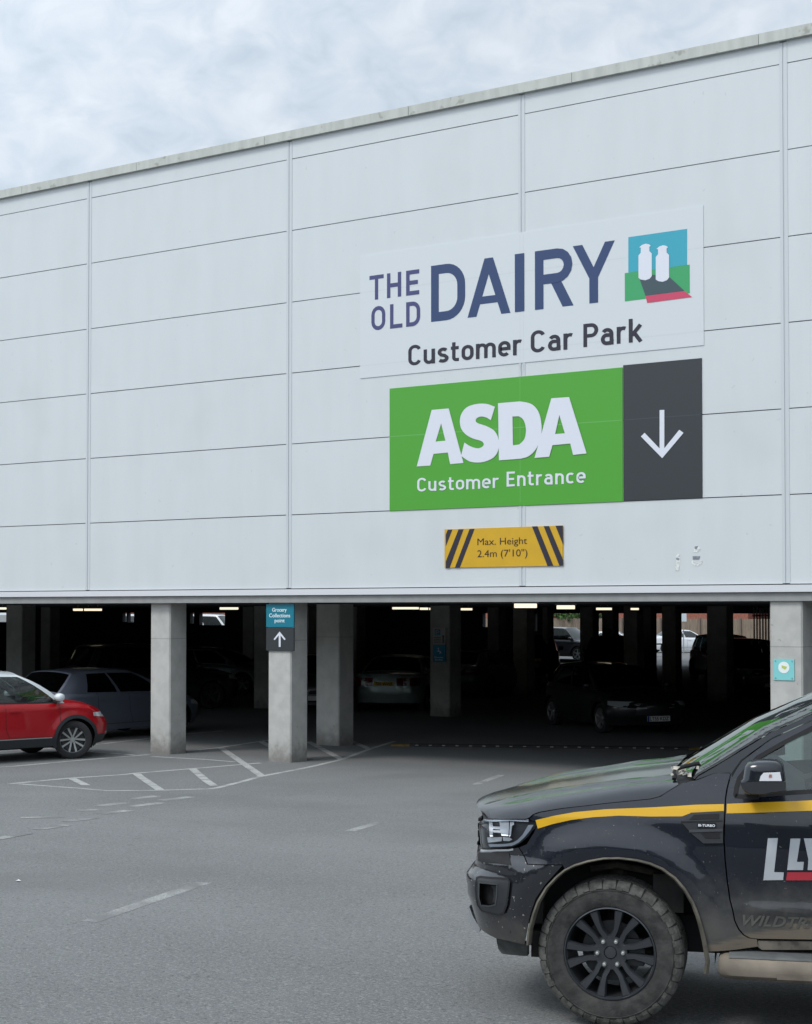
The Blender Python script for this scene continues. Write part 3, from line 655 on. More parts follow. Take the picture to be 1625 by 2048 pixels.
def make_car(name, label, cat, sp, body_m, roof_m=None, trim_m=None, rim_m=None, glass=None, plate=None, rplate=None, group=None, detail=True, rimstyle=0, silver_line=False, steer=0):
    root = empty(name, (0, 0, 0), 0, label, cat, group)
    L_, W_, H_ = sp['L'], sp['W'], sp['H']; rw = sp['r']; xr, xf = sp['xr'], sp['xf']; hw0 = W_/2
    roof_m = roof_m or body_m; trim_m = trim_m or M_blackp; rim_m = rim_m or M_alloy; glass = glass or M_dglass
    ra = rw+.05; sill = sp.get('sill', .22)
    belt = lambda x: interp(sp['belt'], x)          # top edge of the lower body (hood edge, window line, boot edge)
    CR = sp.get('corner', .38); CD = .55
    def hw(x):
        for d in (x, L_-x):
            if d < CD: return hw0-CR*(1-math.sqrt(max(0, 1-((CD-d)/CD)**2)))
        return hw0
    def xsh(x, z):   # nose and tail shape in side view
        fw = sstep(x, L_-.7, L_); rwt = sstep(x, .5, 0)
        return x+interp(sp['nose'], z)*fw+interp(sp['tail'], z)*rwt
    def side(x, z, s, off=0.0):
        b = belt(x); y = hw(x)-.05*sstep(z, .45, .15)-.02*sstep(z, .5, b)-.05*sstep(z, b-.10, b)**2*1.0
        for xa in (xr, xf):
            d = math.hypot(x-xa, z-rw); y += .022*sstep(d, ra+.16, ra+.02)
        return Vector((xsh(x, z), s*(y+off), z))
    def frontp(y01, z, end, off=0.0):  # end +1 front, -1 rear ; y01 in -1..1
        x = L_ if end > 0 else 0.0; e = side(x, z, 1)
        bow = .13*(1-y01*y01)
        return Vector((e.x+end*(bow+off), y01*e.y, z))
    xs = sorted(set([L_*i/56 for i in range(57)]+[.04, .1, L_-.04, L_-.1]+[xa+ra*math.cos(R(k*12)) for xa in (xr, xf) for k in range(16)]))
    def bot(x):
        for xa in (xr, xf):
            if abs(x-xa) < ra: return max(sill, rw+math.sqrt(max(0, ra*ra-(x-xa)**2)))
        return sill+.05*sstep(x, .6, 0)+.02*sstep(x, L_-.6, L_)
    body = MB()
    xc0, xt0 = sp['cowl'], sp['boot']    # window area lies between xt0 and xc0 along the belt
    for s in (1, -1):
        body.grid([[side(x, bot(x)+(belt(x)-bot(x))*v/14, s) for v in range(15)] for x in xs])
        # arch inner lips
    decks = []
    def deck(x, y01, z_add=0):
        e = side(x, belt(x), 1); return Vector((e.x + (.13*(1-y01*y01))*(sstep(x, L_-.7, L_)-sstep(x, .5, 0)), e.y*y01, e.z+(sp.get('crown', .05))*(1-abs(y01)**2.6)+z_add))
    hx = [x for x in xs if x >= xc0-.05]; body.grid([[deck(x, -1+k/7) for k in range(15)] for x in hx])
    tx_ = [x for x in xs if x <= xt0+.05]; body.grid([[deck(x, -1+k/7) for k in range(15)] for x in tx_])
    for end in (1, -1):
        x = L_ if end > 0 else 0.0; z0 = bot(x); z1 = belt(x); cr = sp.get('crown', .05)
        body.grid([[frontp(-1+k/7, z0+(z1-z0)*v/12, end)+Vector((0, 0, cr*(1-abs(-1+k/7)**2.6)*(v/12)**3)) for k in range(15)] for v in range(13)])
    # greenhouse
    rf, rr = sp['roof']; zr = H_
    def roofz(x): m = (rf+rr)/2; return zr-.035*((x-m)/max(.1, (rf-rr)/2))**2-.0
    def gh(s_, t, sg, off=0.0):
        xb = xt0+(xc0-xt0)*s_; xt = rr+(rf-rr)*s_; yb = side(xb, belt(xb), 1).y-.005; zb = belt(xb)
        ztp = roofz(xt)-.05; yt = hw0-sp.get('tumble', .24)
        # keep side glass curved
        x = xb+(xt-xb)*t; z = zb+(ztp-zb)*t+.05*math.sin(math.pi*t)*s_**6; y = yb+(yt-yb)*t**1.15+.02*math.sin(math.pi*t)
        return Vector((x, sg*(y+off), z))
    pill = sp['pillars']     # list of (s0,s1) window spans along the side
    wt0, wt1 = .05, .90
    brk = sorted(set([0, 1]+[p for w in pill for p in w]))
    def insert_sub(brk):
        o = []
        for a, b in zip(brk, brk[1:]):
            n = max(1, int((b-a)/.05)); o += [a+(b-a)*i/n for i in range(n)]
        return o+[brk[-1]]
    ss = insert_sub(brk); ts = [0, wt0]+[wt0+(wt1-wt0)*i/5 for i in range(1, 6)]+[1]
    frame = MB(); roofmb = MB()
    inwin = lambda s_: next((i for i, (a, b) in enumerate(pill) if a-1e-6 <= s_ <= b+1e-6 and a < b), None)
    for sg in (1, -1):
        wins = {}
        for i in range(len(ss)-1):
            mid = (ss[i]+ss[i+1])/2; k = inwin(mid)
            for j in range(len(ts)-1):
                q = [gh(ss[i], ts[j], sg), gh(ss[i+1], ts[j], sg), gh(ss[i+1], ts[j+1], sg), gh(ss[i], ts[j+1], sg)]
                if k is not None and wt0-1e-6 <= ts[j] < wt1-1e-6:
                    wins.setdefault(k, MB()).poly([p-Vector((0, sg*.012, 0)) for p in q])
                else:
                    (frame if j < len(ts)-2 and mid < pill[-1][1] else roofmb).poly(q)
        for k, w in wins.items(): w.build('side_window', glass, root, smooth=60)
    def screen(front):
        e = 1.0 if front else 0.0
        def pt(y01, t, inn=0.0):
            a = gh(e, 0, 1); b = gh(e, 1, 1); cz = sp.get('crown', .05)
            sgn = 1 if front else -1
            x = a.x+(b.x-a.x)*t+sgn*(.10*(1-t)+.05*t)*(1-y01*y01); y = (a.y+(b.y-a.y)*t**1.15+.02*math.sin(math.pi*t))*y01
            z = a.z+(b.z-a.z)*t+(cz*(1-t)+.05*t)*(1-abs(y01)**2.6)
            z += (.05 if front else 0)*math.sin(math.pi*t)+(0 if front else .018*math.sin(math.pi*t)*(1-y01*y01))
            return Vector((x-sgn*inn, y, z))
        ys_ = [-1, -.93]+[-.93+1.86*i/10 for i in range(1, 10)]+[.93, 1]; tt = [0, .05]+[.05+.88*i/6 for i in range(1, 6)]+[.93, 1]
        g = MB()
        for i in range(len(ys_)-1):
            for j in range(len(tt)-1):
                edge = i in (0, len(ys_)-2) or j in (0, len(tt)-2)
                q = [pt(ys_[i], tt[j], 0 if edge else .008), pt(ys_[i+1], tt[j], 0 if edge else .008), pt(ys_[i+1], tt[j+1], 0 if edge else .008), pt(ys_[i], tt[j+1], 0 if edge else .008)]
                (roofmb if edge and i in (0, len(ys_)-2) else frame if edge else g).poly(q)
        g.build('windscreen' if front else 'rear_window', glass, root, smooth=60)
        return pt
    wpt = screen(True); rpt = screen(False)
    # roof
    rows = []
    for i in range(13):
        s_ = i/12; e = gh(s_, 1, 1); rows_ = []
        for k in range(15):
            y01 = -1+k/7
            x = e.x+(.05*(1-y01*y01))*(1 if i == 12 else -1 if i == 0 else 0)
            rows_.append(Vector((x, e.y*y01, e.z+.05*(1-abs(y01)**2.6))))
        rows.append(rows_)
    roofmb.grid(rows)
    body.build('body', body_m, root, smooth=38)
    frame.build('window_frame', sp.get('frame_m') or body_m, root, smooth=38)
    roofmb.build('roof', roof_m, root, smooth=38)
    # trim along sill and arches
    tr = MB(); ct = sp.get('clad', .0)
    for s in (1, -1):
        if ct:
            tr.grid([[side(x, bot(x)+(max(bot(x)+.03, sill+ct)-bot(x))*v/3, s, .008) for v in range(4)] for x in xs])
        for xa in (xr, xf):
            tr.grid([[side(xa+q*math.cos(R(a)), rw+q*math.sin(R(a)), s, .010) for q in (ra-.008, ra+(.055 if ct else .014))] for a in range(-18, 199, 9)])
    tr.build('lower_trim', trim_m, root, smooth=40)
    if silver_line:
        sl_ = MB()
        for s in (1, -1): sl_.grid([[side(x, z, s, .014) for z in (sill+ct-.022, sill+ct-.006)] for x in [xr+ra+.08+(xf-xr-2*ra-.16)*i/10 for i in range(11)]])
        sl_.build('silver_strip', M_alloy, root)
    un = MB(); un.box(.25, L_-.25, -hw0+.28, hw0-.28, .20, .62); un.build('underbody', M_gapc, root)
    for s in (1, -1):
        for xa in (xr, xf):
            ar = MB()
            ar.grid([[Vector((xa+(ra+.0)*math.cos(R(a)), s*yy, rw+(ra)*math.sin(R(a)))) for yy in (hw0-.06, hw0-.42)] for a in range(-25, 206, 15)])
            ar.poly([Vector((xa+ra*math.cos(R(a)), s*(hw0-.42), rw+ra*math.sin(R(a)))) for a in range(-25, 206, 15)])
            ar.build('arch_liner', M_gapc, root)
    for s in (1, -1):
        make_wheel(root, (xf, s*(hw0-.115), rw), rw, .21, s, rim_m, rimstyle, steer, spoke_m=sp.get('spoke_m'))
        make_wheel(root, (xr, s*(hw0-.115), rw), rw, .21, s, rim_m, rimstyle, spoke_m=sp.get('spoke_m'))
    # lamps
    hz0, hz1, hl = sp['hl']
    for s in (1, -1):
        h = MB(); h.grid([[side(L_-hl+hl*i/8, hz0+(hz1-hz0)*(.35*(1-i/8)+(1-.35*(1-i/8))*v/3), s, .006) for v in range(4)] for i in range(9)])
        h.grid([[frontp(s*(1-.42*i/5), hz0+(hz1-hz0)*v/3-.01*i/5, 1, .006) for v in range(4)] for i in range(6)])
        h.build('headlight', M_lamp, root, smooth=50)
        tz0, tz1, tl = sp['tl']
        h = MB(); h.grid([[side(tl-tl*i/6, tz0+(tz1-tz0)*v/3, s, .006) for v in range(4)] for i in range(7)])
        h.grid([[frontp(s*(1-.35*i/5), tz0+(tz1-tz0)*v/3, -1, .006) for v in range(4)] for i in range(6)])
        h.build('tail_light', M_tail, root, smooth=50)
    g = MB(); g.grid([[frontp(-.5+i/8, sp['gr'][0]+(sp['gr'][1]-sp['gr'][0])*v/2, 1, .007) for v in range(3)] for i in range(9)])
    g.grid([[frontp(-.55+1.1*i/8, .30+.12*v/2, 1, .007) for v in range(3)] for i in range(9)]); g.build('grille', M_blackp, root)
    # plates
    for end, txt, m_, zc in ((1, plate, M_plw, sp.get('fp', .40)), (-1, rplate, M_ply, sp.get('rp', .80))):
        if txt is None: continue
        c = frontp(0, zc, end, .022); pb = MB(); pb.box(c.x-.008, c.x+.008, -.26, .26, zc-.056, zc+.056); po = pb.build('number_plate', m_, root)
        if txt:
            lt = MB()
            text_mb(lt, txt, lambda u, v: (c.x+end*.0095, (-1 if end < 0 else 1)*(-.20+u)*1.0, zc-.038+v), .43, .076, .012)
            lt.build('plate_lettering', mat('plate_ink', (.01, .01, .01), .5), po)
            if end > 0:
                bb = MB(); bb.poly([(c.x+.0095, y, z) for y, z in ((-.258, zc-.055), (-.215, zc-.055), (-.215, zc+.055), (-.258, zc+.055))]); bb.build('plate_band', M_pblue, po)
    # mirrors
    for s in (1, -1):
        a = gh(.97, .05, s); mm = MB(); n = 10
        rows = []
        for (dy, k) in ((.06, .55), (.09, .95), (.15, 1.0), (.21, .92), (.24, .55)):
            rows.append([Vector((a.x-.05+.075*k*math.cos(2*math.pi*i/12)*(1.1), a.y+s*dy, a.z+.075+.075*k*math.sin(2*math.pi*i/12))) for i in range(12)])
        mm.grid(rows, True); mm.poly(rows[-1]); mm.poly(rows[0]); mo = mm.build('wing_mirror', roof_m, root, smooth=60)
        ab = MB(); ab.box(a.x-.09, a.x-.02, min(a.y-s*.02, a.y+s*.13), max(a.y-s*.02, a.y+s*.13), a.z-.015, a.z+.03); ab.build('mirror_arm', M_blackp, mo)
    if detail:
        for s in (1, -1):
            dg = MB()
            for xd in sp['doors']:
                dg.grid([[side(xd+dx+.10*sstep(z, .6, .3)*(1 if xd < (xr+xf)/2 else 0), z, s, .003) for dx in (-.004, .004)] for z in [sill+.12+(belt(xd)-sill-.12)*i/8 for i in range(9)]])
            dg.grid([[side(x, z, s, .003) for z in (sill+.116, sill+.124)] for x in [sp['doors'][0]+(sp['doors'][-1]-sp['doors'][0])*i/10 for i in range(11)]])
            dg.build('door_seam', M_gapc, root)
            for xh in sp['handles']:
                hh = MB(); p = side(xh, belt(xh)-.13, s, .02); hh.prism([(p.x-.09, p.y, p.z-.012), (p.x+.09, p.y, p.z-.008), (p.x+.09, p.y, p.z+.014), (p.x-.09, p.y, p.z+.012)], (0, -s*.018, 0)); hh.build('door_handle', body_m, root)
        # interior
        for (xx, ys2) in ((xf-1.35, (.36, -.36)), (xf-2.15, (.36, -.36))):
            for y in ys2:
                st = MB(); st.box(xx-.1, xx+.42, y-.24, y+.24, .38, .58); st.prism([(xx-.12, y-.23, .5), (xx+.04, y-.23, .5), (xx-.16, y-.2, 1.08), (xx-.28, y-.2, 1.08)], (0, .46, 0))
                st.prism([(xx-.17, y-.12, 1.11), (xx-.26, y-.12, 1.11), (xx-.29, y-.12, 1.30), (xx-.22, y-.12, 1.30)], (0, .24, 0)); st.build('seat', M_seat, root)
        da = MB(); xd = gh(1, 0, 1).x; da.prism([(xd-.35, -hw0+.2, .62), (xd+.15, -hw0+.2, .62), (xd+.1, -hw0+.2, belt(xc0)-.02), (xd-.32, -hw0+.2, belt(xc0)-.08)], (0, W_-.4, 0)); da.build('dashboard', M_blackp, root)
        sw = MB(); c = Vector((xd-.45, -.36, belt(xc0)-.06)); tl_ = R(25)
        pts = [c+Vector((math.sin(tl_)*.185*math.sin(a), .185*math.cos(a), math.cos(tl_)*.185*math.sin(a))) for a in [2*math.pi*i/20 for i in range(21)]]
        sw.tube(pts, .014, 6, False); sw.tube([c-Vector((0, .18, 0)), c+Vector((0, .18, 0))], .014, 6); sw.tube([c, c+Vector((.18, 0, -.05))], .03, 6); sw.build('steering_wheel', M_blackp, root)
    return root
def put(car, axle_local, world, ang):
    """places the car so that the ground point under axle_local (x,y) comes to world"""
    c, s = math.cos(ang), math.sin(ang); x, y = axle_local
    car.location = (world.x-(x*c-y*s), world.y-(x*s+y*c), world.z); car.rotation_euler = (0, 0, ang)
SP_SUV = dict(L=4.10, W=1.78, H=1.57, r=.335, xr=.68, xf=3.30, sill=.24, clad=.17, corner=.46, crown=.06, tumble=.27,
    belt=[(0, .98), (.4, 1.03), (1.2, 1.01), (2.6, .985), (3.0, .985), (3.35, .97), (3.7, .92), (3.95, .83), (4.10, .72)],
    nose=[(.2, -.10), (.40, 0), (.60, .02), (.80, -.08), (1.0, -.30)], tail=[(.2, .10), (.5, -.02), (.8, .0), (1.05, .10)],
    cowl=3.12, boot=.22, roof=(2.30, .62), pillars=[(.06, .20), (.235, .53), (.56, .955)], hl=(.70, .80, .42), tl=(.72, .92, .3), gr=(.52, .66), doors=[1.15, 1.98, 3.0], handles=[1.25, 2.15], fp=.42)
SP_HATCH = dict(L=4.2, W=1.76, H=1.46, r=.32, xr=.72, xf=3.32, sill=.2, corner=.42, crown=.05, tumble=.27,
    belt=[(0, .95), (.4, .96), (1.2, .94), (2.8, .90), (3.2, .88), (3.7, .80), (4.0, .72), (4.2, .64)],
    nose=[(.2, -.08), (.40, 0), (.60, .02), (.80, -.12)], tail=[(.2, .10), (.5, -.02), (.8, .0), (1.0, .10)],
    cowl=3.05, boot=.20, roof=(2.20, .62), pillars=[(.05, .14), (.20, .52), (.55, .95)], hl=(.58, .71, .48), tl=(.70, .92, .25), gr=(.50, .60), doors=[1.1, 1.95, 2.95], handles=[1.2, 2.1], rp=.78)
SP_SALOON = dict(L=4.6, W=1.78, H=1.44, r=.32, xr=.95, xf=3.68, sill=.2, corner=.40, crown=.05, tumble=.28,
    belt=[(0, .94), (.2, .97), (.8, .98), (1.6, .94), (3.2, .90), (3.6, .86), (4.1, .79), (4.4, .72), (4.6, .64)],
    nose=[(.2, -.08), (.40, 0), (.60, .02), (.80, -.12)], tail=[(.2, .10), (.5, -.02), (.8, .0), (1.0, .05)],
    cowl=3.42, boot=.78, roof=(2.65, 1.35), pillars=[(.12, .20), (.24, .54), (.57, .95)], hl=(.58, .70, .48), tl=(.68, .88, .28), gr=(.50, .60), doors=[1.5, 2.35, 3.3], handles=[1.6, 2.5], rp=.74)
SP_TALL = dict(SP_SUV, L=4.6, W=1.86, H=1.74, r=.36, xr=.85, xf=3.62, cowl=3.40, boot=.15, roof=(2.75, .45), belt=[(0, 1.08), (.4, 1.12), (1.2, 1.10), (3.0, 1.05), (3.45, 1.03), (4.0, .98), (4.4, .88), (4.6, .76)],
    nose=[(.2, -.10), (.40, 0), (.70, .02), (1.0, -.12)], doors=[1.3, 2.2, 3.3], handles=[1.4, 2.4], hl=(.74, .90, .45), tl=(.80, 1.05, .3))
def spec(base, **k): d = dict(base); d.update(k); return d
# --- red crossover
M_redp = mat('red_car_paint', (.33, .003, .008), .35, 0, coat=.5, spec=.3); M_wroof = paint('white_roof_paint', (.62, .66, .67)); M_gclad = mat('grey_cladding_plastic', (.020, .024, .028), .6)
red = make_car('red_crossover', 'red crossover with pale roof parked left of the first column', 'car', spec(SP_SUV, frame_m=M_blackp, spoke_m=mat('machined_spoke', (.34, .35, .34), .35, .4)), M_redp, M_wroof, M_gclad, M_dalloy, M_cglass, '', '', rimstyle=1, silver_line=True, steer=R(-27))
AR = AL+R(40); put(red, (SP_SUV['xf'], -.89+.03), on_ground(150, 1517.5), AR)
# --- grey hatchback beyond it
M_greyp = paint('blue_grey_paint', (.13, .15, .19), .3)
gh_ = make_car('grey_hatchback', 'blue grey hatchback seen from behind between red crossover and first column', 'car', spec(SP_HATCH, H=1.43, pillars=[(.23, .52), (.55, .95)]), M_greyp, rplate='', rim_m=M_dalloy)
def g_at(px, Z): p = at_depth(px, 1300, Z); p.z = 0; return p
put(gh_, (SP_HATCH['xr'], -.88), g_at(170, 32.3), AL+R(53))
# --- black one further in
M_blk = paint('black_paint', (.012, .013, .016))
bh = make_car('black_people_carrier', 'black people carrier in the dark behind the blue grey hatchback', 'car', SP_TALL, M_blk, rplate='', rim_m=M_dalloy)
put(bh, (SP_TALL['xr'], -.93), g_at(232, 41.5), AL+R(35))
# --- silver saloon seen from behind
M_silv = paint('silver_green_paint', (.36, .43, .43), .4)
ss_ = make_car('silver_saloon', 'silver saloon with yellow rear plate facing away in the dark', 'car', SP_SALOON, M_silv, rplate='S31 WWR', rim_m=M_dalloy)
put(ss_, (0, 0), g_at(771, 41.5), AL+R(78))
# --- black hatchback facing out
lt = make_car('black_hatchback', 'black hatchback facing out with white front plate in the entrance aisle', 'car', spec(SP_HATCH, fp=.36), M_blk, plate='LT55 KDZ')
put(lt, (4.33, 0), g_at(1317, 33.8), AL-R(72))
# --- pale car whose nose shows between two columns
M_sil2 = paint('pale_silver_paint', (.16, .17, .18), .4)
c1 = make_car('silver_hatchback', 'pale silver hatchback glimpsed in the gap between sign column and next column', 'car', SP_HATCH, M_sil2, plate='', rim_m=M_dalloy)
put(c1, (4.2, 0), g_at(636, 41), AL-R(80))
# --- two tall silhouettes against the far opening
s1_ = make_car('dark_four_by_four', 'dark four by four in silhouette before the far opening, left of the two', 'car', SP_TALL, M_blk, plate='', rim_m=M_dalloy)
put(s1_, (2.3, 0), g_at(1450, 60), AL-R(88))
s2_ = clone(s1_, (0, 0, 0), 0, 'dark four by four in silhouette before the far opening, nearest the right column'); put(s2_, (2.3, 0), g_at(1500, 50), AL-R(86))
c2 = clone(bh, (0, 0, 0), 0, 'dark people carrier parked deep inside behind the black hatchback'); put(c2, (2.3, 0), g_at(1225, 58), AL+R(80))
c2b = clone(bh, (0, 0, 0), 0, 'dark people carrier parked deep inside, left of the rear opening with the black estate'); put(c2b, (2.3, 0), g_at(1070, 62), AL+R(85))
c2c = clone(gh_, (0, 0, 0), 0, 'dim hatchback deep inside right of the disabled parking sign'); put(c2c, (2.1, 0), g_at(970, 50), AL+R(60))
c2d = clone(gh_, (0, 0, 0), 0, 'dim hatchback deep inside between the first column and the sign column'); put(c2d, (2.1, 0), g_at(440, 52), AL-R(20))
# --- cars outside beyond the building
M_wht = paint('white_car_paint', (.72, .74, .76))
w1 = make_car('white_saloon', 'white saloon parked by the timber fence beyond the building', 'car', SP_SALOON, M_wht, rplate='')
put(w1, (2.3, 0), g_at(1362, 101), AL+R(14))
w2 = clone(w1, (0, 0, 0), 0, 'white car glimpsed between deep columns beside the grey notice'); put(w2, (2.3, 0), g_at(1226, 92), AL-R(12))
b2 = make_car('black_estate', 'black estate parked outside beyond the rear opening', 'car', SP_TALL, M_blk, plate='')
put(b2, (2.3, 0), g_at(1128, 86), AL-R(35))
w3 = clone(w1, (0, 0, 0), 0, 'white car glimpsed at the far left edge of the photo'); put(w3, (2.3, 0), g_at(2, 130), AL+R(10))
van = make_car('white_van', 'white van outside glimpsed between the first column and the grocery sign', 'van', spec(SP_TALL, H=2.35, cowl=3.9, boot=.05, roof=(3.0, .2), belt=[(0, 1.45), (3.4, 1.40), (3.9, 1.25), (4.4, 1.0), (4.6, .8)]), M_wht, plate=''); put(van, (2.3, 0), g_at(424, 112), AL-R(20))
van2 = clone(van, (0, 0, 0), 0, 'white van outside glimpsed above the grey hatchback, left of the first column'); put(van2, (2.3, 0), g_at(257, 118), AL+R(10))
# ================================================================ BEYOND THE BUILDING
M_wood = mat('fence_timber', (.20, .155, .115), .85, var=.25, vscale=3, stretch=(8, 8, .6)); M_wood2 = mat('fence_post', (.14, .11, .09), .85)
fy = 84.0
fen = empty('timber_fence', (-20, fy, 0), 0, 'brown close boarded timber fence beyond the car park', 'fence')
mb = MB(); x = -95.0; k = 0
while x < 25:
    mb.box(x, x+.155, fy+(.012 if k % 2 else 0), fy+.02+(.012 if k % 2 else 0), .05, 2.02+.015*math.sin(k*1.7)); x += .15; k += 1
reparent(mb.build('boards', M_wood), fen)
for i in range(41):
    mb = MB(); mb.box(-95+i*3, -94.88+i*3, fy-.10, fy-.001, 0, 2.08); reparent(mb.build('post', M_wood2), fen)
M_brick = mat('brick', (.27, .095, .065), .9, var=.25, vscale=9); M_win = mat('dark_window', (.03, .035, .04), .15); M_slate2 = mat('roof_tile', (.08, .075, .08), .8, var=.2); M_sillm = mat('stone_lintel', (.4, .38, .35), .8)
def house(x0, x1, y0, h, lab):
    r = empty('brick_house', ((x0+x1)/2, y0, 0), 0, lab, 'house', 'brick houses beyond the fence')
    mb = MB(); mb.box(x0, x1, y0, y0+9, 0, h); reparent(mb.build('wall', M_brick), r)
    mb = MB(); mb.prism([(x0-.3, y0-.4, h), (x0-.3, y0+9.4, h), (x0-.3, y0+4.5, h+3)], (x1-x0+.6, 0, 0)); reparent(mb.build('roof', M_slate2), r)
    x = x0+1.6
    while x < x1-2:
        for z in (1.1, 3.9):
            mb = MB(); mb.box(x, x+1.5, y0-.02, y0+.05, z, z+1.2); w = reparent(mb.build('window', M_win), r)
            mb = MB(); mb.box(x-.1, x+1.6, y0-.05, y0-.021, z-.1, z-.003); mb.build('sill', M_sillm, w)
        x += 3.4
for i, (a, b, q) in enumerate(((-93, -70, 'leftmost brick house beyond the fence, seen at the far left opening'), (-66, -46, 'brick house beyond the fence, left of the black estate'), (-44, -29, 'red brick house beyond the fence above the black estate'), (-27, -8, 'long red brick house beyond the fence above the white saloon'), (-6, 14, 'rightmost brick house beyond the fence'))):
    house(a, b, 93+i % 2, 5.6, q)
# small tree over the fence
M_leaf = mat('leaves', (.05, .11, .02), .7, var=.4, vscale=4); M_bark = mat('bark', (.08, .06, .045), .9)
def tree(loc, h, r, n, lab, cat='tree', seed=1):
    rr_ = random.Random(seed); t = empty('tree', loc, 0, lab, cat)
    mb = MB(); mb.tube([(0, 0, 0), (.05, 0, h*.3), (0, .05, h*.6)], [.14, .10, .05], 8); mb.build('trunk', M_bark, t)
    mb = MB()
    for k in range(n):
        a = rr_.uniform(0, 6.283); b = math.acos(rr_.uniform(-1, 1)); q = r*rr_.uniform(.35, 1)**.5*(1+.25*math.sin(3*a)+.2*math.sin(5*b))
        c = Vector((q*math.sin(b)*math.cos(a), q*math.sin(b)*math.sin(a), h*.68+q*.85*math.cos(b))); s_ = rr_.uniform(.08, .2)
        u = Vector((rr_.gauss(0, 1), rr_.gauss(0, 1), rr_.gauss(0, 1))).normalized(); v = u.orthogonal().normalized()
        mb.poly([c+u*s_, c+v*s_*.6, c-u*s_, c-v*s_*.6])
    mb.build('crown', M_leaf, t, recalc=False)
pt_ = at_depth(1152, 1230, 121); tree((pt_.x, pt_.y, 0), 4.0, 1.9, 2500, 'small green tree between fence and brick house')
# white sign on a post, hoop barrier, metal screen
p = g_at(1368, 96); r = empty('post_sign', (p.x, p.y, 0), AL, 'pale rectangular parking sign on a grey post by the white saloon', 'sign')
mb = MB(); mb.box(-.15, .17, -.02, 0, 1.95, 2.42); mb.build('panel', mat('pale_blue_sign', (.62, .70, .74), .5), r)
mb = MB(); mb.tube([(0, .03, 0), (0, .03, 2.42)], .03, 8); mb.build('post', M_fit, r)
p = g_at(1316, 69); r = empty('hoop_barrier', (p.x, p.y, 0), AL, 'black tubular hoop barrier left of the white saloon', 'barrier')
mb = MB(); mb.tube([(-.1, 0, 0), (-.1, 0, 1.1), (-.05, 0, 1.18), (.6, 0, 1.18), (.65, 0, 1.1), (.65, 0, 0)], .03, 8); mb.build('hoop', M_blackp, r)
p = g_at(1508, 56); r = empty('metal_screen', (p.x, p.y, 0), AL, 'tall grey metal bar screen beside the right column', 'screen')
mb = MB()
for k in range(9): mb.box(k*.1, k*.1+.045, 0, .04, 0, 2.70)
mb.build('bars', mat('galvanised', (.42, .44, .45), .5, .3), r)
for z in (.15, 1.3, 2.4):
    mb = MB(); mb.box(-.03, .90, .041, .07, z, z+.06); mb.build('rail', mat('galvanised', (.42, .44, .45), .5, .3), r)
# wood behind the photographer (fills the reflections in paint and glass, closes the horizon)
M_wood_far = mat('far_foliage', (.045, .075, .03), .9, var=.5, vscale=.5)
def treeline():
    mb = MB(); rr_ = random.Random(5); pts = []
    for i in range(34): pts.append((-80+i*5.2+rr_.uniform(-1, 1), -64+rr_.uniform(-3, 3)))
    for i in range(12): pts.append((92+rr_.uniform(-3, 3), -60+i*5.5)); pts.append((-92+rr_.uniform(-3, 3), -60+i*5))
    for (x, y) in pts:
        h = rr_.uniform(8, 12.5); rad = rr_.uniform(3.6, 5)
        ph = [rr_.uniform(0, 6) for _ in range(4)]; rows = []
        for j in range(9):
            b = math.pi*j/8; row = []
            for k in range(14):
                a = 2*math.pi*k/14; q = rad*(1+.13*math.sin(3*a+ph[0]+2*b)+.1*math.sin(5*b+ph[1]+a*2)+.08*math.sin(7*a+ph[2]))
                row.append((x+q*math.sin(b)*math.cos(a), y+q*math.sin(b)*math.sin(a), gz(y)+h/2+(h/2)*math.cos(b)*(1+.08*math.sin(4*a+ph[3]))))
            rows.append(row)
        mb.grid(rows, True)
    tag(mb.build('far_wood', M_wood_far, None, smooth=60), kind='stuff')
treeline()
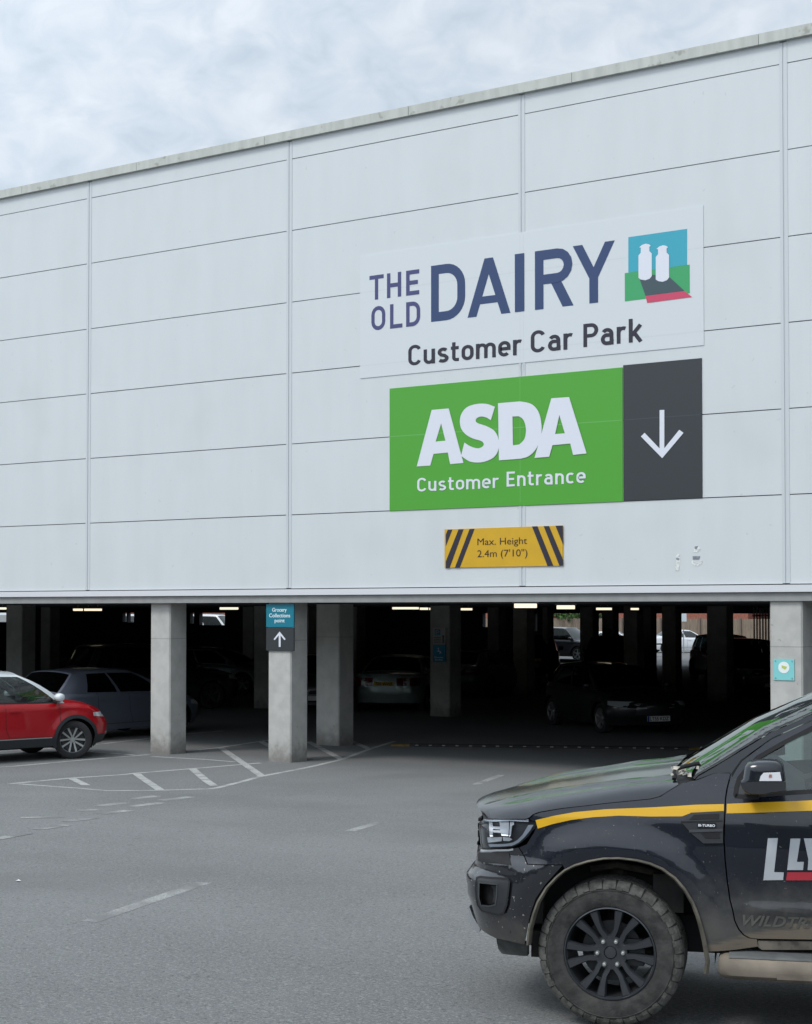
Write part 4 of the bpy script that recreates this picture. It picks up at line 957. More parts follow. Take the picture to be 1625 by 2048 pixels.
# ================================================================ PICKUP TRUCK
def build_truck():
    B = R(13.0); TX = RT*math.cos(B)-FW*math.sin(B); TY = RT*math.sin(B)+FW*math.cos(B); O = on_ground(1220, 2057); WT = 1.86
    root = empty('pickup_truck', O, AL-B, 'dusty black pickup truck with yellow side stripe in the foreground', 'pickup truck')
    M_bk = mat('dusty_black_paint', (.008, .010, .017), .25, coat=.65, spec=.3, grime=((.110, .106, .095), .34, .92, 5, .72), speck=[(70, .70, .76, (.30, .29, .26), .4)])
    # tan mud thrown along the bottom of the doors
    nt = M_bk.node_tree; N = nt.nodes; Lk = nt.links; bs = N['Principled BSDF']; src = bs.inputs['Base Color'].links[0].from_socket
    tc = N.new('ShaderNodeTexCoord'); sp3 = N.new('ShaderNodeSeparateXYZ'); Lk.new(tc.outputs['Object'], sp3.inputs[0])
    mp = N.new('ShaderNodeMapping'); mp.inputs['Rotation'].default_value = (0, R(24), 0); mp.inputs['Scale'].default_value = (3, 3, 26); Lk.new(tc.outputs['Object'], mp.inputs[0])
    nz = N.new('ShaderNodeTexNoise'); nz.inputs['Scale'].default_value = 2.2; nz.inputs['Detail'].default_value = 6; Lk.new(mp.outputs[0], nz.inputs['Vector'])
    m1 = N.new('ShaderNodeMath'); m1.operation = 'MULTIPLY_ADD'; m1.inputs[1].default_value = .28; m1.inputs[2].default_value = .35; Lk.new(sp3.outputs[0], m1.inputs[0])
    m1b = N.new('ShaderNodeMath'); m1b.operation = 'MINIMUM'; m1b.inputs[1].default_value = .72; Lk.new(m1.outputs[0], m1b.inputs[0])
    m2 = N.new('ShaderNodeMath'); m2.operation = 'SUBTRACT'; Lk.new(m1b.outputs[0], m2.inputs[0]); Lk.new(sp3.outputs[2], m2.inputs[1])
    m3_ = N.new('ShaderNodeMath'); m3_.operation = 'MULTIPLY_ADD'; m3_.inputs[1].default_value = 7; Lk.new(m2.outputs[0], m3_.inputs[0]); Lk.new(nz.outputs[0], m3_.inputs[2])
    mr = N.new('ShaderNodeMapRange'); mr.interpolation_type = 'SMOOTHSTEP'; mr.inputs[1].default_value = .55; mr.inputs[2].default_value = .95; mr.inputs[4].default_value = .8; Lk.new(m3_.outputs[0], mr.inputs[0])
    mx = N.new('ShaderNodeMix'); mx.data_type = 'RGBA'; mx.inputs[7].default_value = (.19, .155, .115, 1); Lk.new(mr.outputs[0], mx.inputs[0]); Lk.new(src, mx.inputs[6]); Lk.new(mx.outputs[2], bs.inputs['Base Color'])
    M_bmp = mat('black_bumper_paint', (.011, .012, .016), .2, coat=.9, grime=((.10, .09, .075), .30, .62, 9, .6), speck=[(46, .69, .73, (.34, .33, .31), .8)])
    M_hood = mat('black_hood_paint', (.007, .009, .014), .22, coat=.55, spec=.3, var=.3, vscale=3)
    M_hood.node_tree.nodes['Principled BSDF'].inputs['Coat Roughness'].default_value = .10
    M_pl = mat('truck_plastic', (.022, .024, .027), .5, bump=.1, bscale=150); M_gap = M_gapc
    M_tan = mat('dirty_arch_trim', (.10, .09, .07), .7, var=.45, vscale=9); M_step = mat('dirty_step', (.19, .16, .125), .8, var=.25, vscale=4, speck=[(5, .62, .66, (.10, .085, .07), .8)])
    M_stepg = mat('step_grey', (.09, .095, .095), .7, var=.2, vscale=9)
    M_str = mat('reflective_yellow', (.66, .37, .006), .35, speck=[(9, .6, .8, (.5, .27, .01), .4)]); M_logo = mat('silver_lettering', (.42, .44, .46), .45, var=.06, vscale=4); M_lred = mat('logo_red', (.42, .03, .045), .4)
    M_ghost = mat('ghost_lettering', (.105, .103, .093), .6); M_chrome = mat('chrome', (.75, .77, .78), .12, 1.0); M_darkch = mat('smoked_lamp_back', (.07, .075, .085), .3)
    M_refl = mat('bright_reflector', (.97, .98, 1.0), .3, 0)
    M_drl = mat('lamp_light_guide', (.62, .67, .74), .3); M_silver = mat('skid_silver', (.48, .50, .52), .35, .6)
    M_tg = glass_mat('truck_side_glass', (.50, .60, .58), .03); M_wg = glass_mat('truck_windscreen_glass', (.30, .36, .34), .04, .035); M_lens = glass_mat('headlight_lens', (.97, .98, 1.0), -.03)
    oz = O.z
    def Z1(a, b): return (900+a/2.2414, 1380+b/2.2414)
    def Z7(a, b): return (1340+a/4.877, 1380+b/4.877)
    def ZB(a, b): return (920+a/5.69, 1600+b/5.69)
    def ZD(a, b): return (1380+a/6.633, 1760+b/6.633)
    def loc(px, py, yp):
        d = ray(px, py); t = ((O-CAM).dot(TY)+yp)/d.dot(TY); p = CAM+d*t-O
        return (p.dot(TX), p.z)
    sil = [(967, 1633), (959, 1646), (959.5, 1670), (956, 1704), (954, 1721), (936, 1739), (934, 1749), (936, 1776), (943, 1793), (951.6, 1823), (962, 1853), (990, 1877)]
    xft = sorted([(lambda q: (q[1], q[0]))(loc(px, py, .5)) for px, py in sil])
    xft = [(z, x) for z, x in xft]
    SECT = [(.3, .07), (.42, .045), (.55, .02), (.60, .012), (.655, -.006), (.70, .012), (.80, .006), (.95, 0), (1.10, .014), (1.16, .03), (1.22, .052), (1.30, .085), (1.50, .15), (1.66, .205), (1.80, .27), (1.9, .33)]
    SECF = [(.3, .05), (.45, .02), (.80, 0), (.835, .004), (.875, .035), (.95, .03), (1.05, .02), (1.12, .03), (1.16, .045), (1.22, .06), (1.30, .085), (1.5, .15)]
    def D(x, z):
        xf_ = interp(xft, z); a = max(.2, -.36-xf_); t = min(.995, max(0, (-.36-x)/a)); d = .5*(1-math.sqrt(1-t*t))
        k = sstep(x, -.25, -.55); m = sstep(x, .55, .80)
        base = interp(SECT, z); fr = interp(SECF, z)
        mid = interp([(.3, .05), (.5, .02), (.95, 0), (1.10, .014), (1.16, .03), (1.22, .052), (1.30, .085), (1.5, .15), (1.66, .205), (1.80, .27), (1.9, .33)], z)
        s_ = fr*k+(mid*(1-m)+base*m)*(1-k)
        r = math.hypot(x, z-.385); fl = .035*sstep(r, .72, .56)*sstep(z, .3, .45)*sstep(x, -.62, -.45)
        if x > 2: r2 = math.hypot(x-3.22, z-.385); fl = .035*sstep(r2, .72, .56)
        return d+s_-fl
    def hit(px, py, off=0.0):
        lo = -.12; prev = lo; p = None
        yv = lo
        while yv < .62:
            x, z = loc(px, py, yv)
            if D(x, z)+off-yv <= 0:
                a, b = prev, yv
                for _ in range(12):
                    m_ = (a+b)/2; x, z = loc(px, py, m_)
                    if D(x, z)+off-m_ <= 0: b = m_
                    else: a = m_
                return (x, z)
            prev = yv; yv += .01
        return loc(px, py, .5)
    def H(lst, f=Z1): return [hit(*f(*p)) for p in lst]
    PX = lambda a, b: (a, b)
    XC = [-.88+i*.012 for i in range(22)]+[-.61+i*.03 for i in range(180)]; ZC = [.2+i*.03 for i in range(60)]
    def panel(name, loops, m, off=0.0, thick=.02, parent=root, mirror=True, smooth=50, cuts=True, tilt=0):
        bm = bmesh.new()
        allp = [p for lp in loops for p in lp]
        tris = geometry.tessellate_polygon([[Vector((p[0], p[1], 0)) for p in lp] for lp in loops])
        vs = [bm.verts.new((p[0], p[1], 0)) for p in allp]
        for t in tris:
            try: bm.faces.new([vs[i] for i in t])
            except Exception: pass
        x0 = min(p[0] for p in allp); x1 = max(p[0] for p in allp); z0 = min(p[1] for p in allp); z1 = max(p[1] for p in allp)
        if cuts:
            for c in XC:
                if x0 < c < x1: bmesh.ops.bisect_plane(bm, geom=bm.verts[:]+bm.edges[:]+bm.faces[:], plane_co=(c, 0, 0), plane_no=(1, 0, 0), dist=1e-5)
            for c in ZC:
                if z0 < c < z1: bmesh.ops.bisect_plane(bm, geom=bm.verts[:]+bm.edges[:]+bm.faces[:], plane_co=(0, c, 0), plane_no=(0, 1, 0), dist=1e-5)
        bmesh.ops.remove_doubles(bm, verts=bm.verts, dist=2e-4)
        bmesh.ops.dissolve_degenerate(bm, edges=bm.edges, dist=1e-4)
        for v in bm.verts:
            x, z = v.co.x, v.co.y; v.co = Vector((x, D(x, z)+off+tilt*(z-(z0+z1)/2), z))
        for f in bm.faces:
            f.normal_update()
            if f.normal.y > 0: f.normal_flip()
        if thick:
            be = [e for e in bm.edges if e.is_boundary]
            r = bmesh.ops.extrude_edge_only(bm, edges=be)
            for v in [g for g in r['geom'] if isinstance(g, bmesh.types.BMVert)]: v.co.y += thick
        me = bpy.data.meshes.new(name); bm.to_mesh(me); bm.free(); me.materials.append(m)
        me.polygons.foreach_set('use_smooth', [True]*len(me.polygons)); me.set_sharp_from_angle(angle=R(smooth))
        o = bpy.data.objects.new(name, me); link(o, parent)
        if mirror and parent is root: MIR.append(o)
        return o
    MIR = []
    def ribbon(name, pts, w, m, off=-.003, parent=root, closed=False):
        P = []
        n = len(pts)
        for i in range(n if closed else n-1):
            a = Vector(pts[i]); b = Vector(pts[(i+1) % n]); k = max(1, int((b-a).length/.02))
            P += [a.lerp(b, j/k) for j in range(k)]
        if not closed: P.append(Vector(pts[-1]))
        rows = []
        for i, p in enumerate(P):
            t = (P[(i+1) % len(P)] if closed or i < len(P)-1 else p)-(P[i-1] if closed or i > 0 else p)
            t = Vector((t.x, t.y)).normalized(); nrm = Vector((-t.y, t.x)); row = []
            for s_ in (-.5, .5): q = Vector((p.x, p.y))+nrm*w*s_; row.append((q.x, D(q.x, q.y)+off, q.y))
            rows.append(row)
        if closed: rows.append(rows[0])
        mb = MB(); mb.grid(rows); return mb.build(name, m, parent)
    # ---------- panel outlines (traced on the near side surface)
    seamF = [(1262, 370), (1244, 441), (1237, 486), (1233, 574), (1230, 666), (1235, 758), (1244, 849), (1257, 941), (1269, 986), (1278, 1033), (1296, 1074), (1318, 1100), (1345, 1114), (1381, 1118)]
    shut = [(500, 533), (700, 510), (900, 490), (945, 478), (985, 452), (1025, 428)]
    lipR = [(1160, 1172), (1150, 1120), (1138, 1070), (1120, 1010), (1096, 950), (1060, 890), (1015, 838), (955, 795), (900, 772), (840, 757), (760, 748), (690, 750), (620, 762), (560, 780), (515, 800)]
    fender = H([(396, 600), (374, 586), (356, 580), (376, 560), (404, 550)]+shut+[(1040, 420), (1110, 404), (1185, 374)]+[(a-4, b) for a, b in seamF]+[(1381, 1150), (1300, 1162)]+lipR+[(505, 782), (350, 779), (338, 748), (312, 706), (345, 692), (376, 642)])
    fen_ = panel('front_wing', [fender], M_bk)
    bumper = H([(131, 716), (300, 709), (309, 708), (334, 750), (346, 783), (505, 786), (470, 825), (425, 875), (385, 935), (362, 1000), (345, 1080), (335, 1140), (270, 1126), (205, 1112), (150, 1080), (118, 1035), (97, 965), (79, 870), (81, 805), (115, 762)])
    fogo = H([(195, 880), (240, 868), (470, 885), (545, 895), (568, 925), (556, 1040), (535, 1190), (500, 1278), (440, 1302), (250, 1255), (205, 1190), (182, 1010)], ZB)
    bp = panel('front_bumper', [bumper, fogo], M_bmp)
    fogi = H([(225, 935), (300, 940), (428, 955), (425, 1080), (408, 1190), (330, 1205), (245, 1195), (220, 1100)], ZB)
    fr_ = panel('fog_lamp_surround', [fogo, fogi], M_pl, -.012, .03)
    panel('fog_lamp_recess', [[(x-.0, z) for x, z in H([(215, 925), (440, 945), (415, 1205), (235, 1205)], ZB)]], M_gap, .055, 0)
    panel('fog_lamp', [H([(345, 990), (400, 985), (425, 1010), (410, 1190), (360, 1170), (375, 1110), (370, 1020)], ZB)], M_pl, .03, .01)
    panel('bumper_insert', [H([(212, 592), (400, 590), (555, 592), (585, 742), (430, 722), (205, 690)], ZB)], M_gap, -.002, .01)
    # mud deflector under the bumper
    a = H([(410, 1575), (560, 1600), (715, 1635), (765, 1640), (765, 1785), (620, 1775), (470, 1755), (430, 1700)], ZB)
    panel('air_deflector', [a], mat('deflector_plastic', (.045, .047, .045), .8, var=.3, vscale=12), .02, .06)
    # silver skid edge wrapping the nose
    mb = MB(); rows = []
    for (px, py, w) in ((941, 1812, .004), (944, 1825, .02), (948, 1838, .026), (955, 1850, .026), (963, 1858, .012)):
        x, z = loc(px+3, py, .55)
        rows.append([(x-.005, .50, z+w), (x-.012, .50, z-w), (x-.04, .93, z-w-.01), (x-.012, WT-.50, z-w), (x-.005, WT-.50, z+w)])
    mb.grid(rows); mb.build('skid_plate', M_silver, root, smooth=50)
    # ---------- headlight
    hl = H([(268, 215), (560, 215), (790, 228), (850, 248), (880, 282), (832, 345), (762, 430), (682, 500), (600, 540), (520, 552), (250, 558), (232, 480), (224, 330), (228, 262)], ZB)
    hb = panel('headlight', [hl], M_darkch, .05, .0)
    panel('headlight_lens', [hl], M_lens, .002, .012, parent=hb)
    for lp in ([(318, 240), (350, 240), (372, 330), (372, 400), (380, 415), (345, 418)], [(360, 305), (455, 310), (460, 340), (370, 332)], [(370, 350), (460, 352), (462, 380), (374, 372)],
               [(440, 245), (545, 240), (552, 320), (552, 410), (475, 405), (452, 330)], [(560, 255), (606, 255), (606, 290), (585, 300), (580, 400), (565, 420), (560, 350)], [(305, 430), (470, 430), (468, 475), (318, 485)], [(480, 425), (560, 435), (590, 455), (560, 472), (490, 468)]):
        panel('reflector', [H(lp, ZB)], M_refl, .018, .006, parent=hb, smooth=30, tilt=.5)
    panel('light_guide', [H([(320, 505), (520, 502), (600, 488), (650, 460), (710, 400), (775, 290), (835, 285), (800, 345), (735, 425), (668, 487), (590, 525), (330, 535)], ZB)], M_drl, .012, .004, parent=hb)
    ribbon('light_guide', H([(275, 228), (560, 226), (780, 238)], ZB), .012, M_drl, .012, hb)
    ribbon('fog_lamp_seam', fogo, .010, M_gap, -.014, fr_, closed=True); ribbon('fog_lamp_inner_edge', fogi, .008, mat('vent_grey', (.05, .055, .06), .35), -.015, fr_, closed=True)
    ribbon('bumper_highlight', H([(238, 572), (420, 572), (560, 570), (610, 560)], ZB), .010, M_silver, -.004)  # highlight along the bumper edge, painted on as a thin silver line
    # ---------- arch trim, liner
    M_ln = mat('arch_liner_plastic', (.020, .019, .017), .9, var=.4, vscale=7)
    def archlip(cx, pts_a, name='wheel_arch_trim'):
        mb = MB()
        for mir in (0,):
            rows = []
            for (x, z, w) in pts_a:
                d = Vector((x-cx, z-.385)).normalized(); row = []
                for (dr, dy) in ((.0, -.004), (0, -.02), (-w*.5, -.024), (-w, -.012), (-w, .05)):
                    q = (x+d.x*dr, z+d.y*dr); y = D(x, z)+dy; row.append((q[0], WT-y if mir else y, q[1]))
                rows.append(row)
            mb.grid(rows)
        o = mb.build(name, M_tan, root, smooth=50); MIR.append(o); return o
    l2 = H([(345, 1140), (352, 1070), (372, 1000), (392, 945), (432, 880), (478, 832), (515, 802)])[:]+H(list(reversed(lipR)))[1:]+H([(1168, 1215), (1160, 1272)])
    wl = [.012+.010*abs(i-9)/9 for i in range(len(l2))]
    archlip(0, [(x, z, w) for (x, z), w in zip(l2, wl)])
    archlip(3.22, [(3.22+.56*math.cos(R(a)), .385+.53*math.sin(R(a)), .02) for a in range(188, -14, -8)])
    for cx in (0, 3.22):
        mb = MB(); mb.grid([[(cx+.545*math.cos(R(a)), y, .385+.535*math.sin(R(a))) for y in (.04, .33, .62)] for a in range(-4, 178, 7)])
        MIR.append(mb.build('arch_liner', M_ln, root, smooth=60))
    mb = MB()
    for (x, z, w, h) in ((-.42, .62, .10, .22), (-.40, .40, .07, .14), (.30, .70, .16, .2)): mb = MB(); mb.box(x-w/2, x+w/2, .12, .2, z-h/2, z+h/2); mb.build('splash_guard', M_ln, root)
    mb = MB(); mb = MB(); mb.tube([(-.12, .22, .80), (.02, .2, .83), (.16, .24, .80), (.26, .26, .77)], .02, 8)
    mb.build('control_arm', mat('muddy_metal', (.05, .044, .036), .8, var=.4, vscale=12), root); mb = MB(); mb.tube([(0, .3, .4), (.02, .34, .85)], .05, 10)
    mb.build('suspension', mat('muddy_metal', (.05, .044, .036), .8, var=.4, vscale=12), root)
    mb = MB(); mb.tube([(-.42+.035*math.cos(R(a)), .25, .39+.035*math.sin(R(a))) for a in range(0, 361, 30)], .009, 8, False); mb.build('tow_hook', M_gap, root)
    # ---------- bonnet
    NB = H([(152, 574), (200, 576), (270, 577), (350, 577), (374, 555), (402, 546), (450, 538), (500, 530), (600, 519), (700, 507), (800, 497), (900, 487), (945, 475), (985, 449), (1025, 424)])
    prof = [(-.97, 1.01), (-.90, 1.065), (-.84, 1.095), (-.72, 1.125), (-.44, 1.19), (0, 1.265), (.3, 1.30), (.45, 1.31)]
    # resample by length
    seg_ = [0]
    for a, b in zip(NB, NB[1:]): seg_.append(seg_[-1]+math.hypot(a[0]-b[0], a[1]-b[1]))
    rows = []; Lh = []
    for i in range(49):
        u = i/48; s_ = u*seg_[-1]; j = max(k for k in range(len(seg_)-1) if seg_[k] <= s_+1e-9); t = (s_-seg_[j])/(seg_[j+1]-seg_[j])
        xn = NB[j][0]+(NB[j+1][0]-NB[j][0])*t; zn = NB[j][1]+(NB[j+1][1]-NB[j][1])*t; yn = D(xn, zn)+.002
        xc = xn-.13+.06*u; zc = interp(prof, xc); row = []
        row.append((xn+.0, yn+.02, zn-.015))
        for k in range(23):
            v = (k/22)**2.0; y = yn+(.93-yn)*v; w = 1-(1-v)**2; h = .90*(1-(1-v)**(12.0+4.0*u))+.10*v
            rid = .016*math.exp(-((y-.33-.10*(1-u))/.05)**2)*sstep(u, 0, .25)-.010*sstep(y, .40, .55)*sstep(u, 0, .2)
            row.append((xn+(xc-xn)*w, y, zn+(zc-zn)*h+rid))
        full = row+[(p[0], WT-p[1], p[2]) for p in reversed(row[:-1])]
        rows.append(full)
    mb = MB(); mb.grid(rows); hood = mb.build('bonnet', M_hood, root, smooth=50)
    # ---------- front fascia and grille (faces away from this viewpoint)
    zz = [.36, .42, .5, .6, .7, .78, .84, .9, .96, 1.02, 1.06]
    mb = MB(); mb.grid([[(interp(xft, z)-.035*(1-((y-.93)/.45)**2), y, z) for y in [.48+.9*k/12 for k in range(13)]] for z in zz]); mb.build('front_fascia', M_bk, root, smooth=50)
    mb = MB()
    for k in range(5):
        z = .86+k*.045; mb.box(interp(xft, z)-.030, interp(xft, z)-.0, .62, WT-.62, z-.009, z+.009)
    mb.box(interp(xft, .93)-.010, interp(xft, .93)+.03, .50, .62, .93, .95); mb.box(interp(xft, .93)-.010, interp(xft, .93)+.03, .50, .62, .97, .99)
    mb.build('grille', M_gap, root)
    # ---------- cowl, wipers
    rr_ = [Vector(p) for p in rows[-1]]
    mb = MB(); mb.grid([[p+Vector((-.015, 0, -.02)) for p in rr_[1:-1]], [p+Vector((.10, 0, -.01)) for p in rr_[1:-1]]]); mb.build('cowl_panel', M_gap, root)
    # ---------- windscreen
    wedge = H([(1391, 1559), (1397, 1552), (1430, 1533), (1463, 1513), (1504, 1488), (1545, 1463), (1585, 1446), (1625, 1428)], PX)
    x_, z_ = wedge[-1]; wedge += [(x_+.10, z_+.045), (x_+.20, z_+.082)]
    def wrow(x, z, inn=0.0):
        yn = D(x, z)+.012; h = .93-yn; out = []
        for k in range(17):
            w = -1+k/8; u = (z-wedge[0][1])/(wedge[-1][1]-wedge[0][1])
            out.append((x-(.13-.05*u)*(1-w*w)+inn, .93+w*h, z+(.012+.02*u)*(1-w*w)))
        return out
    mb = MB(); mb.grid([wrow(x, z) for x, z in wedge]); mb.build('windscreen', M_wg, root, smooth=70)
    mb = MB()
    for mir in (0,):
        rws = []
        for x, z in wedge:
            r_ = wrow(x, z); a, b = Vector(r_[0]), Vector(r_[1]); q = a.lerp(b, .35)
            a2 = a+Vector((-.004, -.004, .003)); q2 = q+Vector((-.004, 0, .004))
            row = [a2, q2] if not mir else [Vector((a2.x, WT-a2.y, a2.z)), Vector((q2.x, WT-q2.y, q2.z))]
            rws.append(row)
        mb.grid(rws)
    MIR.append(mb.build('windscreen_seal', M_gap, root))
    mb = MB()
    for (y0, y1) in ((.45, 1.05), (1.0, 1.6)):
        mb.tube([(.36, y0-.05, 1.315), (.39, y0+.1, 1.338), (.41, y1, 1.345)], .008, 6); mb.tube([(.40, y0, 1.350), (.405, y1+.02, 1.352)], .006, 6)
    mb.tube([(.33, .17, 1.30), (.33, .22, 1.345), (.37, .30, 1.355), (.45, .36, 1.37)], .012, 8)
    mb.build('wiper', M_gap, root)
    # leaves lodged by the wiper
    rl = random.Random(4)
    mb = MB()
    for k in range(26):
        c = Vector((.34+rl.uniform(-.03, .12), .16+rl.uniform(0, .3), 1.315+rl.uniform(0, .05))); u = Vector((rl.gauss(0, 1), rl.gauss(0, 1), rl.gauss(0, .5))).normalized()*rl.uniform(.01, .025); v = u.orthogonal().normalized()*rl.uniform(.006, .014)
        mb.poly([c+u, c+v, c-u, c-v])
    o = mb.build('leaf_litter', mat('dry_leaf', (.34, .32, .27), .8, var=.4, vscale=40), None, recalc=False); o.location = O; o.rotation_euler.z = AL-B
    tag(o, 'dry leaf scraps caught beside the wiper of the black pickup', 'leaves', None, 'stuff')
    # ---------- A pillar, roof
    roofline = [(x_+.20, z_+.082), (1.45, 1.775), (1.7, 1.80), (2.2, 1.81), (2.6, 1.79), (2.78, 1.75)]
    doortop = [(1.30, 1.735), (1.5, 1.752), (1.70, 1.758)]
    pil = H([(1391, 1560), (1397, 1553), (1430, 1534), (1463, 1514), (1504, 1489), (1545, 1464), (1585, 1447), (1625, 1429)], PX)+[(x_+.10, z_+.044)]+roofline+[(2.80, 1.72)]+[(2.4, 1.762), (1.72, 1.772)]+[(p[0], p[1]+.012) for p in reversed(doortop)]+[(1.18, 1.71)]+H([(1625, 1439), (1545, 1475), (1510, 1500), (1482, 1520), (1470, 1537), (1463, 1547)], PX)+H([(1187, 372)])
    panel('windscreen_pillar', [pil], M_hood)
    rws = []
    for (x, z) in roofline:
        yn = D(x, z)+.012; rws.append([(x-(.08*(1-(k/8-1)**2) if x < 1.4 else 0), yn+(WT-2*yn)*k/16, z+.045*(1-abs(k/8-1)**2.4)) for k in range(17)])
    mb = MB(); mb.grid(rws); mb.build('roof', M_hood, root, smooth=60)
    # ---------- front door
    seamD = H([(a+2.5, b+(2 if i < 10 else -3)) for i, (a, b) in enumerate(seamF)])
    up = H([(1625, 1441.5), (1545, 1478), (1510, 1503), (1484.5, 1523), (1473, 1540), (1464, 1556)], PX)
    lowx = hit(1625, 1879)
    hole = H([(1471, 1591), (1473, 1575), (1479, 1556), (1492, 1540), (1516, 1515), (1565.5, 1486.6), (1625, 1456)], PX)
    hx, hz = hole[-1]; belt_ = H([(1471, 1592), (1487, 1593.5), (1572, 1586), (1625, 1582.5)], PX); bx, bz = belt_[-1]
    hole2 = hole+[(1.25, 1.69), (1.40, 1.715), (1.62, 1.722), (1.665, bz+.01)]+list(reversed(belt_))
    door = up[::-1][:0]+list(reversed(doortop))+[(1.19, 1.70)]+up+seamD+[lowx, (1.70, lowx[1]+.01), (1.72, .9), (1.71, 1.3)]
    dr = panel('front_door', [door, hole2], M_bk)
    panel('door_window', [[(x, z) for x, z in hole2 if True]], M_tg, .012, 0, parent=dr, smooth=80)
    ribbon('window_seal', hole2, .022, M_gap, -.001, dr, closed=True)
    sail = H([(1472, 1590), (1474, 1575), (1480, 1557), (1493, 1541), (1517, 1517), (1512, 1592)], PX); panel('mirror_sail', [sail], M_pl, .004, .0, parent=dr)
    hd = MB(); yy = D(1.5, 1.0); hd.prism([(1.40, yy-.03, 1.02), (1.60, yy-.035, 1.025), (1.60, yy-.035, 1.055), (1.40, yy-.03, 1.05)], (0, .02, 0)); hd.build('door_handle', M_hood, dr)
    # rear door, cab back, bed side (right of the frame)
    rd = [(1.725, 1.762), (2.3, 1.755), (2.62, 1.70), (2.66, 1.3), (2.66, .98), (2.60, .80), (2.55, .62), (2.50, .53), (1.705, .50), (1.73, .9), (1.72, 1.3)]
    rh = [(1.78, 1.71), (2.25, 1.705), (2.48, 1.66), (2.54, 1.33), (1.77, 1.31)]
    rdo = panel('rear_door', [rd, rh], M_bk); panel('door_window', [rh], M_tg, .012, 0, parent=rdo); ribbon('window_seal', rh, .022, M_gap, -.001, rdo, closed=True)
    cab = [(2.63, 1.715), (2.80, 1.72), (2.86, 1.30), (2.86, .55), (2.56, .55), (2.62, .80), (2.668, .98), (2.668, 1.3)]; panel('cab_corner', [cab], M_bk)
    bed = [(2.875, 1.25), (4.48, 1.27), (4.50, .60), (4.40, .52), (3.80, .50)]+[(3.22+.56*math.cos(R(a)), .385+.53*math.sin(R(a))) for a in range(12, 172, 8)]+[(2.66, .50), (2.875, .52)]; panel('load_bed_side', [bed], M_bk)
    sill = [lowx and (p[0], p[1]-.006) for p in H([(1381, 1121)])]+[(lowx[0], lowx[1]-.012), (2.60, .50), (2.62, .44)]+H([(1625, 1166), (1400, 1166), (1381, 1153)])
    panel('sill', [sill], mat('dirty_sill', (.15, .13, .105), .7, var=.4, vscale=6, speck=[(14, .55, .7, (.03, .03, .032), .7)]), .006, .05)
    mb = MB(); mb.box(2.86, 2.90, .10, WT-.10, .55, 1.70); mb.box(4.46, 4.50, .05, WT-.05, .55, 1.26); mb.box(2.9, 4.46, .1, WT-.1, .70, .74); mb.build('load_bed', M_hood, root)
    mb = MB(); mb.box(-.45, 2.8, .30, WT-.30, .36, .56); mb.box(.56, 2.84, .12, WT-.12, .46, .52); mb.box(2.8, 4.4, .45, WT-.45, .42, .6); mb.box(.50, .56, .10, WT-.10, .40, 1.15); mb.box(-.72, -.50, .45, WT-.45, .45, .95); mb.build('chassis', M_gap, root)
    for y_ in (.32, WT-.36): mb = MB(); mb.box(-.55, .45, y_, y_+.04, .50, 1.05); mb.build('inner_wing', M_gap, root)
    # ---------- stripe, vent, lettering
    st_t = [(385, 583), (470, 563), (560, 547), (700, 534), (800, 530), (900, 526), (1010, 520), (1100, 514), (1229, 511)]; st_b = [(1229, 545), (1150, 548), (1078, 552), (1042, 566), (900, 567), (760, 563), (640, 570), (540, 583), (460, 601), (395, 621)]
    panel('yellow_stripe', [H(st_t+st_b)], M_str, -.003, 0, fen_)
    e0 = hit(*Z1(1625, 494)); e1 = hit(*Z1(1625, 541))
    sp_ = panel('yellow_stripe', [H([(1242, 510), (1400, 503), (1560, 497)])+[e0, (1.70, e0[1]+.012), (1.70, e1[1]+.010), e1]+H([(1560, 543), (1400, 549), (1241, 553)])], M_str, -.003, 0, dr)
    panel('yellow_stripe', [[(1.73, e0[1]+.012), (2.64, e0[1]+.03), (2.64, e1[1]+.028), (1.73, e1[1]+.010)]], M_str, -.003, 0, rdo)
    vo = H([(108, 1280), (205, 1195), (525, 1178), (520, 1370), (518, 1492), (330, 1494), (215, 1400)], Z7)
    ve = panel('side_vent', [vo], M_pl, -.010, .012)
    for lp in ([(190, 1262), (238, 1215), (484, 1203), (482, 1256)], [(300, 1392), (490, 1384), (488, 1446), (350, 1446)]): panel('vent_slot', [H(lp, Z7)], M_gap, -.0125, 0, ve, cuts=False)
    ribbon('vent_bar', H([(110, 1285), (515, 1272)], Z7), .006, M_gap, -.013, ve); ribbon('vent_bar', H([(190, 1372), (518, 1362)], Z7), .014, mat('vent_grey', (.05, .055, .06), .35), -.016, ve)
    bq = H([(268, 1292), (450, 1290), (450, 1337), (270, 1337)], Z7); bd = panel('badge', [bq], M_gap, -.018, .006, ve, cuts=False)
    mb = MB(); p0, p1 = H([(280, 1326), (443, 1325)], Z7); hh = abs(H([(280, 1302)], Z7)[0][1]-p0[1])
    text_mb(mb, 'BI-TURBO', lambda u, v: (p0[0]+u, D(p0[0]+u, p0[1]+v)-.0205, p0[1]+v), p1[0]-p0[0], hh, .02); mb.build('badge_lettering', mat('badge_white', (.8, .82, .85), .4), bd)
    # door logo
    def logo(name, lp, m): return panel(name, [H(lp, Z7)], m, -.004, 0, dr, mirror=False)
    logo('logo_letter', [(957, 1445), (1055, 1443), (1018, 1775), (1112, 1778), (1106, 1852), (913, 1855)], M_logo)
    logo('logo_letter', [(1178, 1448), (1275, 1448), (1240, 1675), (1308, 1675), (1300, 1755), (1145, 1755)], M_logo)
    logo('logo_letter', [(1308, 1446), (1392, 1446), (1412, 1560), (1470, 1446), (1560, 1446), (1445, 1650), (1440, 1755), (1345, 1755), (1352, 1650)], M_logo)
    logo('logo_bar', [(1145, 1776), (1640, 1776), (1630, 1855), (1135, 1855)], M_lred)
    mb = MB(); q0 = hit(1486, 1851); q1 = hit(1625, 1851)
